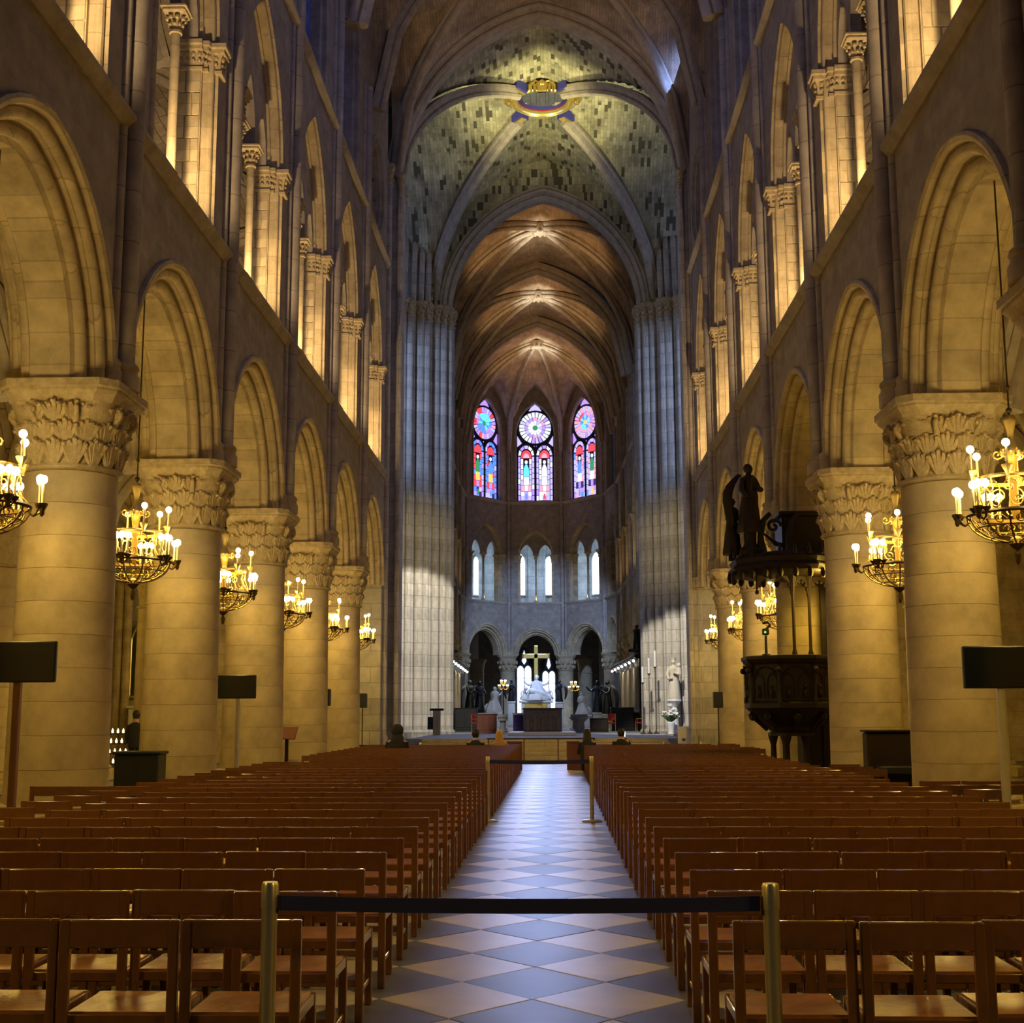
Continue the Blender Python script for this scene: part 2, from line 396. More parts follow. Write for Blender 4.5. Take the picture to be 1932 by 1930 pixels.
def m_colonnette():
    mb = MB(); mb.lathe([(.17, 0), (.17, .10), (.15, .12), (.13, .16), (.11, .22), (.088, .26), (.085, 3.2)], n=12)
    return mb.mesh('colonnette', M['stone'], 40)
def m_colcap():
    mb = MB(); mb.lathe([(.085, 0), (.115, .01), (.115, .05), (.09, .07), (.10, .20), (.15, .34)], n=10)
    for k in range(8):
        t = 2*pi*(k+.5)/8; mb.ball((.15*cos(t), .15*sin(t), .27), .045, 6, 4); mb.ball((.115*cos(t+.4), .115*sin(t+.4), .16), .035, 6, 4)
    mb.bbox((0, 0, .385), (.40, .40, .09), .03); mb.bbox((0, 0, .44), (.46, .46, .05), .01)
    return mb.mesh('capital', M['carved'], 40)
def m_frieze(W, twin, side):
    "capital band that follows the stepped jamb"
    d = trib_dim(W, twin); a = d['a']; mid = W/2; mb = MB()
    def plan(e): return [(a+.28, -.02-e), (a-e, -.02-e), (a-e, .16-e*.4), (a-.10-e, .18-e*.4), (a-.10-e, .24), (a-.18-e, .24), (a-.18-e, .70), (a+.28, .70)]
    def ring(e, z): return [(mid+side*x, y, z) for x, y in plan(e)]
    seq = [(.0, 13.22), (.05, 13.23), (.05, 13.29), (.015, 13.31), (.02, 13.5), (.06, 13.60), (.10, 13.61), (.10, 13.68), (.14, 13.70), (.14, 13.78)]
    mb.loft([ring(e, z) for e, z in seq], True, True, True)
    pl = plan(.04)
    for (x0, y0), (x1, y1) in zip(pl[:-1], pl[1:-1]):
        L = math.hypot(x1-x0, y1-y0); n = max(1, int(L/.11))
        for k in range(n):
            t = (k+.5)/n; p = (mid+side*(x0+(x1-x0)*t), y0+(y1-y0)*t)
            mb.ball((p[0], p[1], 13.53), .045, 6, 4); mb.ball((p[0], p[1], 13.41), .036, 5, 4)
    return mb.mesh('capital_frieze', M['carved'], 40)
def m_jamb_stones(W, twin, side):
    d = trib_dim(W, twin); x = W/2+side*(d['a']-.18); R = random.Random(4); out = []
    for k in range(7):
        z = SIL+.07+k*.438
        cuts = [(.27, .42 if k % 2 else .54), (.42 if k % 2 else .54, .69)]
        for y0, y1 in cuts:
            mb = MB(); mb.bbox((0, 0, 0), (.05+R.uniform(0, .012), y1-y0-.012, .426), .01)
            out.append((mb.mesh('stone', M['stone'], 30), (x, (y0+y1)/2, z+.22)))
    return out
def m_shaft(z0, z1, r):
    mb = MB(); mb.cyl((0, 0, z0), (0, 0, z1), r, n=10); return mb.mesh('shaft', M['shaft'], 40)
def m_shaftbase():
    mb = MB()
    mb.lathe([(.23, 0), (.23, .18), (.20, .22), (.19, .28), (.215, .32), (.20, .36), (.15, .40)], n=12)
    for s in (-.24, .24): mb.lathe([(.15, 0), (.15, .22), (.13, .26), (.12, .30), (.14, .34), (.12, .38), (.09, .42)], c=(s, .10, 0), n=10)
    return mb.mesh('shaft_base', M['stone'], 40)
def m_cler_wall(W, rose, twin=False):
    mb = MB(); mid = W/2
    if twin:
        a, h, zs, z0 = 1.5, 2.5, 23.3, 18.0
        spandrel(mb, arch_pts(mid, a, h, zs, 0, 12, z0), 0, W, 28, 0, CLS)
        arch_sweep(mb, [(-.10, -.0), (-.10, -.06), (0, -.04), (0, 0), (.05, .04), (.05, .40)], mid=mid, a=a, h=h, zs=zs, n=12, z0=z0)
        mb.add([(mid-a, 0, CLS), (mid+a, 0, CLS), (mid+a, 0, z0), (mid-a, 0, z0)], [(0, 1, 2, 3)])
        mb.add([(mid-a, 0, z0), (mid+a, 0, z0), (mid+a, .4, z0+.06), (mid-a, .4, z0+.06)], [(0, 1, 2, 3)])
    elif rose:
        rr = 1.55; zc = 19.75; n = 24
        P = [(mid-rr*cos(pi*i/n), zc+rr*sin(pi*i/n)) for i in range(n+1)]
        spandrel(mb, P, 0, W, 28, 0, zc)
        Q = [(mid-rr*cos(pi*i/n), zc-rr*sin(pi*i/n)) for i in range(n+1)]
        spandrel(mb, Q, 0, W, CLS, 0, zc)
        mb.grid([[(mid+q*cos(2*pi*k/32), y, zc+q*sin(2*pi*k/32)) for k in range(33)] for q, y in ((rr+.12, -.0), (rr+.10, -.07), (rr, -.06), (rr-.05, .05), (rr-.1, .08), (rr-.14, .4))])
    else:
        a = W/2-1.3; spandrel(mb, arch_pts(mid, a, a*2, 22.5, 0, 10, 18.4), 0, W, 28, 0, CLS)
        mb.add([(mid-a, 0, CLS), (mid+a, 0, CLS), (mid+a, 0, 18.4), (mid-a, 0, 18.4)], [(0, 1, 2, 3)])
        arch_sweep(mb, [(0, 0), (.06, .03), (.06, .15), (.14, .2), (.14, .5)], mid=mid, a=a, h=a*2, zs=22.5, n=10, z0=18.4)
        mb.add([(mid-a, 0, 18.4), (mid+a, 0, 18.4), (mid+a, .5, 18.7), (mid-a, .5, 18.7)], [(0, 1, 2, 3)])
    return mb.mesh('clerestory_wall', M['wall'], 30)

PLINE = []   # pillar places, filled below
SHAFT_TOP = VSP-.5
def bay(root, loc, rz, W, twin=False, rose=False, stones=0, first=True, shafts=True):
    k = (round(W, 3), twin)
    P = lambda name, key, fn, *a, **q: put(name, cached(key, fn), root, loc, rz, *a, **q)
    P('arcade_arch', ('aa', W), lambda: m_arcade(W))
    P('spandrel', ('sp', W), lambda: m_spandrel(W))
    P('string_course', ('st', W, SIL), lambda: m_string(W, SIL))
    P('string_course', ('st', W, CLS), lambda: m_string(W, CLS))
    P('tribune_arch', ('ta', k), lambda: m_trib_arch(W, twin))
    P('tribune_wall', ('tw', k), lambda: m_trib_wall(W, twin))
    P('tribune_screen', ('ts', k), lambda: m_trib_screen(W, twin))
    P('clerestory_wall', ('cw', k, rose), lambda: m_cler_wall(W, rose, twin))
    d = trib_dim(W, twin)
    for c in d['col']:
        P('colonnette', 'coln', m_colonnette, W/2+c, .42, SIL+.06)
        P('capital', 'colc', m_colcap, W/2+c, .42, SIL+.06+3.16)
    for s in (-1, 1):
        P('capital_frieze', ('fr', k, s), lambda: m_frieze(W, twin, s))
    if stones:
        for me, p in cached(('js', k, stones), lambda: m_jamb_stones(W, twin, stones)): put('stone', me, root, loc, rz, *p)
    if shafts:
        shaft_group(root, loc, rz, 0)
def shaft_group(root, loc, rz, lx):
    put('shaft', cached('sh1', lambda: m_shaft(SPR+.25, VSP, .145)), root, loc, rz, lx, -.10)
    for s in (-.24, .24): put('shaft', cached('sh2', lambda: m_shaft(SPR+.35, VSP, .085)), root, loc, rz, lx+s, .0)
    put('shaft_base', cached('shb', m_shaftbase), root, loc, rz, lx, -.10, SPR)

# ------------------------------------------------------------------ pillars
AB = [(.825, .57)]
def octo(h, c):  # chamfered square half size h, chamfer c
    return [(h, -h+c), (h, h-c), (h-c, h), (-h+c, h), (-h, h-c), (-h, -h+c), (-h+c, -h), (h-c, -h)]
def m_abacus():
    mb = MB(); seq = [(.70, 5.82, .2), (.73, 5.88, .2), (.75, 5.90, .2), (.79, 5.95, .2), (.79, 5.98, .2), (.825, 6.0, .2), (.825, 6.1, .2)]
    mb.loft([[(x, y, z) for x, y in octo(h, c)] for h, z, c in seq], True, True, True)
    return mb.mesh('abacus', M['carved'], 25)
def m_bell():
    mb = MB(); R = []
    for t in [i/8 for i in range(9)]:
        r = .60+.03*t+.13*t**2.5; ring = []
        for k in range(32):
            a = 2*pi*k/32; sq = min(.70/max(abs(cos(a)), abs(sin(a)), 1e-6), .86); q = t**3
            ring.append((cos(a)*(r*(1-q)+sq*q), sin(a)*(r*(1-q)+sq*q), 4.96+.87*t))
        R.append(ring)
    mb.loft(R, True, True, True)
    mb.lathe([(.60, 4.90), (.67, 4.91), (.69, 4.94), (.67, 4.975), (.61, 4.985)], n=32)
    return mb.mesh('bell', M['carved'], 50)
def m_leaf(h, wd, curl):
    "acanthus leaf: five fingers fanned from one root, each tip rolled outwards"
    mb = MB()
    for k in range(-2, 3):
        ln = h*(1-.11*abs(k)); sp = k*wd*.24
        P = [(.015, sp*.25, 0), (.05-.01*abs(k), sp*.7, ln*.45), (.07-.012*abs(k), sp*1.05, ln*.8), (.07+curl*.6, sp*1.2, ln*.97), (.07+curl*1.15, sp*1.22, ln*.90)]
        mb.tube(P, [.030, .042, .044, .036, .020], 5)
    mb.ball((.05+curl, 0, h*.92), .035, 5, 4)
    return mb.mesh('acanthus_leaf', M['carved'], 60)
def m_volute():
    mb = MB(); pts = []; rr = []
    for i in range(15):
        a = -1.6+i*.55; r = .085*(1-i/17); pts.append((r*cos(a), 0, r*sin(a))); rr.append(.036*(1-i/26))
    pts = [(-.20, 0, -.36), (-.12, 0, -.22), (-.03, 0, -.13)]+pts[2:]; rr = [.05, .05, .05]+rr[2:]
    mb.tube(pts, rr, 6); mb.ball((.02, 0, 0), .05, 6, 5); return mb.mesh('volute', M['carved'], 60)
def m_drum(k):
    mb = MB(); z0 = .52+k*.4375; t0, t1 = k/10, (k+1)/10; r0, r1 = .668-.045*t0, .668-.045*t1
    mb.lathe([(r0-.007, 0), (r0, .005), (r1, .432), (r1-.007, .4370)], n=36); return mb.mesh('drum', M['drum'], 40), z0
def m_base():
    mb = MB(); mb.loft([[(x, y, z) for x, y in octo(h, c)] for h, z, c in ((.95, 0, .3), (.95, .24, .3), (.90, .28, .3))], True, True, True)
    mb.lathe([(.88, .28), (.90, .33), (.86, .39), (.76, .42), (.75, .45), (.80, .48), (.76, .52)], n=32); return mb.mesh('base', M['carved'], 35)
def pillar(x, y, label, group=None, leaves=True):
    t = thing('stone_pillar', label, 'pillar', (x, y, 0), 0, group)
    obj('base', cached('pb', m_base), t); obj('abacus', cached('pa', m_abacus), t); bl = obj('bell', cached('pbl', m_bell), t)
    for k in range(10):
        me, z0 = cached(('dr', k), lambda: m_drum(k)); o = obj('drum', me, t, (0, 0, z0), random.choice((0, .7, 1.6, 2.9, 4.1)))
    if leaves:
        for n, r, z, key, h, wd, c, off in ((16, .615, 4.98, 'lf1', .34, .25, .05, 0), (16, .625, 5.24, 'lf2', .34, .25, .065, .5), (16, .66, 5.50, 'lf3', .32, .27, .085, 0)):
            for k in range(n):
                a = 2*pi*(k+off)/n; obj('acanthus_leaf', cached(key, lambda: m_leaf(h, wd, c)), bl, (r*cos(a), r*sin(a), z), a)
        for k in range(8):
            a = pi/8+2*pi*k/8
            obj('volute', cached('vol', m_volute), bl, (.76*cos(a), .76*sin(a), 5.70), a)
    return t
YL = [17.5+5.6*i for i in range(-2, 5)]; YR = [18.95+5.6*i for i in range(-2, 5)]
lab = {'L': {-2: None, -1: None, 0: 'thick stone pillar nearest the camera opposite the piano, wide screen on a brown post before it',
             1: 'stone pillar behind the low dark box, lit chandelier hanging in front of it',
             2: 'stone pillar with a small screen on a silver post before its foot',
             3: 'stone pillar with a slanted reading panel at its foot',
             4: 'stone pillar furthest from the camera on the side opposite the pulpit'},
       'R': {0: 'thick stone pillar nearest the camera behind the wide screen on a silver post',
             1: 'stone pillar with the upright piano against its foot', 2: 'stone pillar the carved pulpit leans against, mostly hidden',
             3: 'stone pillar seen past the pulpit between its canopy and drum', 4: 'stone pillar furthest away on the pulpit side, white notice board before it'}}
for s, ys in (('L', YL), ('R', YR)):
    for i, y in enumerate(ys):
        i -= 2
        if i < -1: continue
        l = lab[s].get(i) or ('stone pillar just outside the view on the %s side' % ('pulpit' if s == 'R' else 'screen'))
        pillar(-6.17 if s == 'L' else 6.17, y, l, leaves=i >= 0)
# aisle pillars, second row
def aisle_pillar(x, y, label):
    t = thing('aisle_pillar', label, 'pillar', (x, y, 0))
    obj('base', cached('pb', m_base), t, sc=(.8, .8, 1)); obj('abacus', cached('pa', m_abacus), t, sc=(.8, .8, 1)); obj('bell', cached('pbl', m_bell), t, sc=(.8, .8, 1))
    for k in range(10):
        me, z0 = cached(('dr', k), lambda: m_drum(k)); obj('drum', me, t, (0, 0, z0), 0, (.8, .8, 1))
aw = {'L': 'side opposite the pulpit', 'R': 'pulpit side'}
for s, ys, sx in (('L', YL, -1), ('R', YR, 1)):
    for i, y in enumerate(ys):
        if i > 0: aisle_pillar(sx*11.9, y, 'slimmer aisle pillar behind the main arcade, %s from the front on the %s' % (ORD[i], aw[s]))

# ------------------------------------------------------------------ nave walls
wl = structure('wall_left'); wr = structure('wall_right')
for i in range(-2, 5):
    y = 17.5+5.6*i; bay(wl, (-5.6, y, 0), pi/2, 5.6, rose=(i == 4), stones=1 if i in (-1, 0, 1, 2) else 0)
    y = 18.95+5.6*i; bay(wr, (5.6, y+5.6, 0), -pi/2, 5.6, rose=(i == 4), stones=-1 if i in (-1, 0, 1, 2) else 0)
for i in range(-1, 5):   # unseen plates added to keep sill light off the opposite wall
    for s, root, y0 in ((-1, wl, 17.5), (1, wr, 18.95)):
        obj('added_light_shield', cached('fls', lambda: MB().bbox((0, 0, 0), (.03, .75, .34), .004).box((.09, .0, -.15), (.2, .2, .05)).mesh('added_light_shield', M['black'], 0)), root, (s*5.71, y0+5.6*i+2.4, 10.33), 0 if s > 0 else pi)
# dark glass of the nave clerestory
wn = [0]
M['night_glass'] = None
def night_glass():
    m, N, L, b = nodes('dark_blue_glass'); b.inputs['Roughness'].default_value = .2
    tc = N.new('ShaderNodeTexCoord'); v = N.new('ShaderNodeTexVoronoi'); v.inputs['Scale'].default_value = 5
    L.new(tc.outputs['Object'], v.inputs['Vector'])
    r = N.new('ShaderNodeValToRGB'); e = r.color_ramp.elements
    e[0].position = .0; e[0].color = (.004, .007, .03, 1); e[1].position = 1; e[1].color = (.006, .03, .30, 1)
    k = e.new(.72); k.color = (.004, .008, .06, 1)
    L.new(v.outputs['Color'], r.inputs[0]); L.new(r.outputs[0], b.inputs['Emission Color']); b.inputs['Emission Strength'].default_value = .9
    b.inputs['Base Color'].default_value = (.01, .012, .03, 1); return m
M['night_glass'] = night_glass()
def m_clerglass(W):
    mb = MB(); mid = W/2; a = W/2-1.45
    for s in (-1, 1):
        P = arch_pts(mid+s*a/2, a/2-.06, a*.8, 21.8, 0, 6, 18.8); mb.prism(P, .44, .47)
    c = [(mid+.5*cos(2*pi*k/14), 23.6+.5*sin(2*pi*k/14)) for k in range(14)]; mb.prism(c, .44, .47)
    return mb.mesh('pane', M['night_glass'], 0)
def m_clerframe(W):
    mb = MB(); mid = W/2; a = W/2-1.4
    mb.prism(arch_pts(mid, a, a*2, 22.5, 0, 10, 18.5), .47, .55)
    mb.box((mid, .42, 20.5), (.12, .12, 3.6))
    for z in [19+.55*k for k in range(6)]: mb.box((mid, .45, z), (2*a, .04, .03))
    mb.tube([(mid+.55*cos(2*pi*k/16), .42, 23.6+.55*sin(2*pi*k/16)) for k in range(16)], .06, 5, closed=True)
    return mb.mesh('window_frame', M['rib'], 30)
def m_roseframe(W):
    mb = MB(); mid = W/2; zc = 19.75
    mb.prism([(mid+1.5*cos(2*pi*k/24), zc+1.5*sin(2*pi*k/24)) for k in range(24)], .36, .42)
    mb.tube([(mid+.45*cos(2*pi*k/16), .3, zc+.45*sin(2*pi*k/16)) for k in range(16)], .05, 5, closed=True)
    for k in range(12):
        a = 2*pi*k/12; mb.cyl((mid+.45*cos(a), .3, zc+.45*sin(a)), (mid+1.45*cos(a), .3, zc+1.45*sin(a)), .04, n=5)
    return mb.mesh('window_frame', M['void'], 30)
def win_root():
    wn[0] += 1; return structure('window_%d' % wn[0])
for i in range(0, 5):
    for loc, rz in (((-5.6, 17.5+5.6*i, 0), pi/2), ((5.6, 18.95+5.6*i+5.6, 0), -pi/2)):
        r = win_root()
        if i == 4: put('window_frame', cached('rf', lambda: m_roseframe(5.6)), r, loc, rz)
        else:
            put('window_frame', cached('cf', lambda: m_clerframe(5.6)), r, loc, rz); put('pane', cached('cg', lambda: m_clerglass(5.6)), r, loc, rz)

# ------------------------------------------------------------------ vaults
def g(s, k=.35): s = min(1, abs(s)); return sqrt(max(0, (1+k)**2-(s+k)**2))/sqrt((1+k)**2-k*k)
def m_vault(hx, hy, zs, zk, sex, mat, n=24, lun=.72):
    mb = MB(); rows = []
    for i in range(n+1):
        v = -1+2*i/n; row = []
        for j in range(n+1):
            u = -1+2*j/n
            z = max(g(u), lun*g(2*abs(v)-1)) if sex else g(min(abs(u), abs(v)))
            row.append((u*hx, v*hy, zs+(zk-zs)*z))
        rows.append(row)
    mb.grid(rows); return mb.mesh('vault_web', mat, 50)
RIBP = [(.20, .0), (.20, -.12), (.14, -.16), (.10, -.24), (.15, -.30), (.12, -.40), (.04, -.46), (-.04, -.46), (-.12, -.40), (-.15, -.30), (-.10, -.24), (-.14, -.16), (-.20, -.12), (-.20, .0)]
def rib_mesh(p0, p1, zs, zk, sc=1, n=20, half=False, lim=1.0, mat='rib', prof=None):
    mb = MB(); pts = []
    us = [-1+(2 if not half else 1)*i/n for i in range(n+1)]
    for u in us:
        q = (u+1)/2
        pts.append((p0[0]+(p1[0]-p0[0])*q, p0[1]+(p1[1]-p0[1])*q, zs+(zk-zs)*g(u*lim)))
    mb.sweep(pts, [(a*sc, b*sc) for a, b in (prof or RIBP)])
    return mb.mesh('rib', M[mat], 40)
ceil_ = structure('ceiling')
def vault(cx, cy, hx, hy, zs, zk, sex, mat, ribs=True, sc=1, boss=True, n=24, lun=.72, trans=True):
    obj('vault_web', m_vault(hx, hy, zs, zk, sex, mat, n, lun), ceil_, (cx, cy, 0))
    if ribs:
        for s in (-1, 1): obj('rib', rib_mesh((-hx, -s*hy), (hx, s*hy), zs, zk, sc), ceil_, (cx, cy, 0))
        if sex: obj('rib', rib_mesh((-hx, 0), (hx, 0), zs, zk, sc), ceil_, (cx, cy, 0))
        if trans: obj('rib', rib_mesh((-hx, -hy), (hx, -hy), zs, zk-.05, sc*1.5), ceil_, (cx, cy, 0))
    if boss:
        mb = MB(); mb.lathe([(.12, -.62*sc), (.42*sc, -.55*sc), (.5*sc, -.4*sc), (.5*sc, -.1*sc)], n=14)
        for k in range(8): a = 2*pi*k/8; mb.ball((.4*sc*cos(a), .4*sc*sin(a), -.52*sc), .13*sc, 6, 5)
        mb.build('keystone', M['rib'], ceil_, (cx, cy, zk))
def chx(y): return -.025*(y-60)      # the choir axis bends away slightly
for k in range(4): vault(0, 41.4-11.2*k, 5.6, 5.6, VSP, KEY, True, M['web'], n=20)

M['hatch'] = plain('grey_boards', (.10, .10, .11), .8, noise=.5, scale=5)
# crossing
YW, YE = 47.2, 62.4
CY = (YW+YE)/2
obj('vault_web', m_vault(5.7, (YE-YW)/2, VSP-.3, 29.05, False, M['cross_web'], 32), ceil_, (0, CY, 0))
for s in (-1, 1):
    for q in (-1, 1):
        mb = MB(); mb.sweep([(q*5.6*u, q*s*(YE-YW)/2*u, VSP-.4+(28.98-VSP+.4)*g(u)) for u in [1-(1-.185)*i/22 for i in range(23)]], [(a*1.15, b*1.15) for a, b in RIBP]); mb.build('rib', M['rib'], ceil_, (0, CY, 0))
# painted and gilded ring round the crossing's open eye
oc = structure('trim_1', None, (.05, CY-.1, 28.56)); oc.scale = (1.16, 1.16, 1.16)
mb = MB(); mb.lathe([(1.20, .28), (1.23, .12), (1.22, .0), (1.17, -.03), (1.14, .03), (1.08, -.05), (1.02, -.06), (.99, .0), (.96, .02), (.95, .10)], n=40, cap=False); mb.build('gilded_ring', M['gold'], oc)
mb = MB(); mb.lathe([(.955, .09), (.945, .16)], n=40, cap=False); mb.build('red_band', M['ring_red'], oc)
mb = MB(); mb.lathe([(.950, .16), (.935, .31)], n=40, cap=False); mb.build('blue_band', M['ring_blue'], oc)
mb = MB(); mb.lathe([(.95, .30), (.01, .31)], n=24, cap=False); mb.build('hatch_boards', M['hatch'], oc)
for x in (-.35, 0, .35): MB().bbox((x, 0, .29), (.22, 1.5, .03), .006).build('hatch_plank', M['hatch'], oc)
for a in (0, pi):
    mb = MB(); mb.ball((1.32*cos(a), 0, .06), .15, 8, 6, (1, 1, 1.2)); mb.ball((1.34*cos(a), -.13, -.03), .075, 6, 5); mb.tube([(1.27*cos(a), -.16, -.10), (1.40*cos(a), 0, .1), (1.27*cos(a), .16, .18)], .055, 5); mb.build('carved_head', M['gilt'], oc)
mb = MB()
mb.ball((0, -1.24, .16), .14, 8, 6); mb.bbox((0, -1.24, .02), (.40, .14, .44), .05)
for s in (-1, 1): mb.bbox((s*.28, -1.24, -.02), (.12, .14, .34), .04); mb.tube([(s*.1, -1.22, .22), (s*.26, -1.22, .26), (s*.40, -1.22, .05), (s*.42, -1.22, -.22)], .05, 5)
mb.build('carved_canopy', M['gilt'], oc)
for sx in (-1, 1):
    for sy in (-1, 1):
        a = atan2(sy*(YE-YW)/2, sx*5.6); mb = MB()
        mb.box((1.52, 0, .02), (.55, .44, .34)); mb.xf(Matrix.Rotation(a, 4, 'Z')); mb.build('painted_rib_end', M['ring_blue'], oc)
        mb = MB(); mb.box((1.52, .0, -.17), (.55, .26, .06)); mb.xf(Matrix.Rotation(a, 4, 'Z')); mb.build('gilded_rib_end', M['gold'], oc)

ARCHP = [(0, 0), (0, -.05), (.10, -.05)]+roll(.17, .10, .10, 210, 390)+[(.30, .16), (.30, .26)]+roll(.40, .36, .10, 210, 390)+[(.55, .46), (.55, .95)]+[(o, 1.41-y) for o, y in [(.55, .46), (.40, .30), (.30, .26), (.30, .16), (.17, .06), (0, 0)]]
def big_arch(name, y, a, zs, apex, fill):
    r = structure(name)
    mb = MB(); arch_sweep(mb, ARCHP, mid=0, a=a, h=apex-zs, zs=zs, n=24); mb.build('arch_moulding', M['rib'], r, (0, y, 0), smooth=40)
    if fill:
        mb = MB()
        for yy in (0, 1.41):
            P = arch_pts(0, a, apex-zs, zs, 0, 24)
            Q = [(x, max(z, VSP-.3+(29.05-VSP+.3)*g(x/5.7)+.1) if abs(x) < 5.7 else z) for x, z in P]
            mb.grid([[(x, yy, z) for x, z in P], [(x, yy, z) for x, z in Q]])
            for s in (-1, 1):
                xs = [s*(a+(5.75-a)*k/6) for k in range(7)]
                mb.grid([[(x, yy, zs-.2) for x in xs], [(x, yy, max(zs, VSP-.3+(29.05-VSP+.3)*g(x/5.7)+.1)) for x in xs]])
        mb.build('arch_wall', M['cross_fill'], r, (0, y, 0), smooth=0)
    return r
big_arch('trim_2', 46.9, 5.82, 21.8, 29.0, False)
big_arch('trim_3', 61.9, 5.15, 21.3, 27.7, True)

# crossing piers: stepped clusters of shafts
def pier_cap(mb, x, y, z, r):
    mb.lathe([(r, 0), (r*1.2, .02), (r*1.2, .08), (r*1.02, .1), (r*1.1, .35), (r*1.55, .68)], c=(x, y, z-.75), n=10)
    for k in range(8): a = 2*pi*k/8; mb.ball((x+r*1.42*cos(a), y+r*1.42*sin(a), z-.22), r*.32, 5, 4); mb.ball((x+r*1.2*cos(a+.4), y+r*1.2*sin(a+.4), z-.45), r*.28, 5, 4)
    mb.bbox((x, y, z+.03), (r*3.2, r*3.2, .22), .04)
def cluster(label, s, core, shafts, ztop, z0=0.0, name='crossing_pier'):
    t = thing(name, label, 'pier')
    mb = MB(); mb.slab([(s*x, y) for x, y in core], z0, ztop+.3 if z0 == 0 else ztop); mb.build('core', M['pier'], t, smooth=0)
    for x, y, r in shafts:
        x, y = x-.05, y-.07 if y > 50 else y
        o = MB().cyl((0, 0, z0), (0, 0, ztop-.6), r, n=14).build('shaft', M['pier'], t, (s*x, y, 0), smooth=50)
        c = MB(); pier_cap(c, 0, 0, ztop, r); c.build('capital', M['carved'], t, (s*x, y, 0), smooth=45)
        b = MB(); b.lathe([(r*1.8, 0), (r*1.8, .5), (r*1.5, .6), (r*1.35, .75), (r*1.5, .85), (r*1.05, .95)], n=10); b.build('shaft_base', M['pier'], t, (s*x, y, 0), smooth=40)
    return t
for s, q in ((-1, 'opposite the pulpit'), (1, 'on the pulpit side')):
    cluster('huge stepped stone pier at the far end of the nave %s' % q, s, [(5.25, 46.97), (5.25, 48.3), (7.2, 48.3), (7.2, 45.52 if s < 0 else 46.96), (5.65, 45.52 if s < 0 else 46.96), (5.65, 46.97)],
            [(5.32, 46.85, .10), (5.66, 46.0 if s < 0 else 47.05, .13), (5.42, 48.22, .13), (5.75, 48.34, .16), (6.2, 48.34, .16)], 21.8)
    cluster('fluted stone pier with many slender shafts framing the choir %s' % q, s, [(4.75, 61.9), (4.75, 63.38), (7.4, 63.38), (7.4, 60.6), (6.35, 60.6), (6.35, 61.2), (5.6, 61.2), (5.6, 61.9)],
            [(4.70, 62.1, .15), (4.70, 62.65, .2), (4.98, 61.82, .17), (5.34, 61.72, .2), (5.62, 61.5, .13), (5.72, 61.14, .16), (6.05, 61.06, .22), (6.38, 60.9, .13), (6.48, 60.56, .16), (6.85, 60.5, .22), (7.2, 60.5, .16)], 21.3)
# transept: the walls that turn off behind the piers
tr = structure('wall_transept')
for s in (-1, 1):
    mb = MB(); mb.slab([(s*7.45, 62.6), (s*24, 62.6), (s*24, 63.3), (s*7.45, 63.3)], 0, 30)
    mb.slab([(s*7.3, 46.6), (s*24, 46.6), (s*24, 46.0), (s*7.3, 46.0)], 9.6, 30); mb.slab([(s*23.4, 46), (s*24, 46), (s*24, 63), (s*23.4, 63)], 0, 30)
    mb.build('transept_wall', M['wall'], tr, smooth=0)
    mb = MB(); mb.slab([(s*5.0, 62.1), (s*7.3, 62.1), (s*7.3, 63.3), (s*5.0, 63.3)], 21.62, 30); mb.build('transept_wall', M['wall'], tr, smooth=0)
    for x, y in ((5.72, 61.6), (6.05, 61.5), (6.42, 61.4), (6.85, 61.3), (7.2, 61.3)): MB().cyl((s*x, y, 21.3), (s*(x-.15), y+.5, 29), .15, n=10).build('shaft', M['pier'], tr)
    for x in (8.2, 8.7, 9.2, 13, 13.5): MB().cyl((s*x, 62.5, 0), (s*x, 62.5, 24), .14, n=8).build('shaft', M['shaft'], tr)
    obj('vault_web', m_vault(9, (YE-YW)/2, VSP-.3, 29.05, False, M['cross_web'], 16), ceil_, (s*14.7, CY, 0))
    # transept rose: a wide round window of cool daylight glass
    r = win_root(); mb = MB(); mb.prism([(CY+5*cos(2*pi*k/32), 15+5*sin(2*pi*k/32)) for k in range(32)], 0, .1); mb.xf(Matrix.Translation((s*23.3, 0, 0)) @ Matrix.Rotation(pi/2, 4, 'Z'))
    M.setdefault('rose', glow('rose_glass', (.30, .42, 1), 3.5)); mb.build('pane', M['rose'], r)
    mb = MB()
    for k in range(24): a = 2*pi*k/24; mb.cyl((s*23.2, CY+1.2*cos(a), 15+1.2*sin(a)), (s*23.2, CY+5*cos(a), 15+5*sin(a)), .12, n=5)
    for q in (1.2, 3, 5): mb.tube([(s*23.2, CY+q*cos(2*pi*k/32), 15+q*sin(2*pi*k/32)) for k in range(32)], .16, 5, closed=True)
    mb.build('window_frame', M['void'], r)

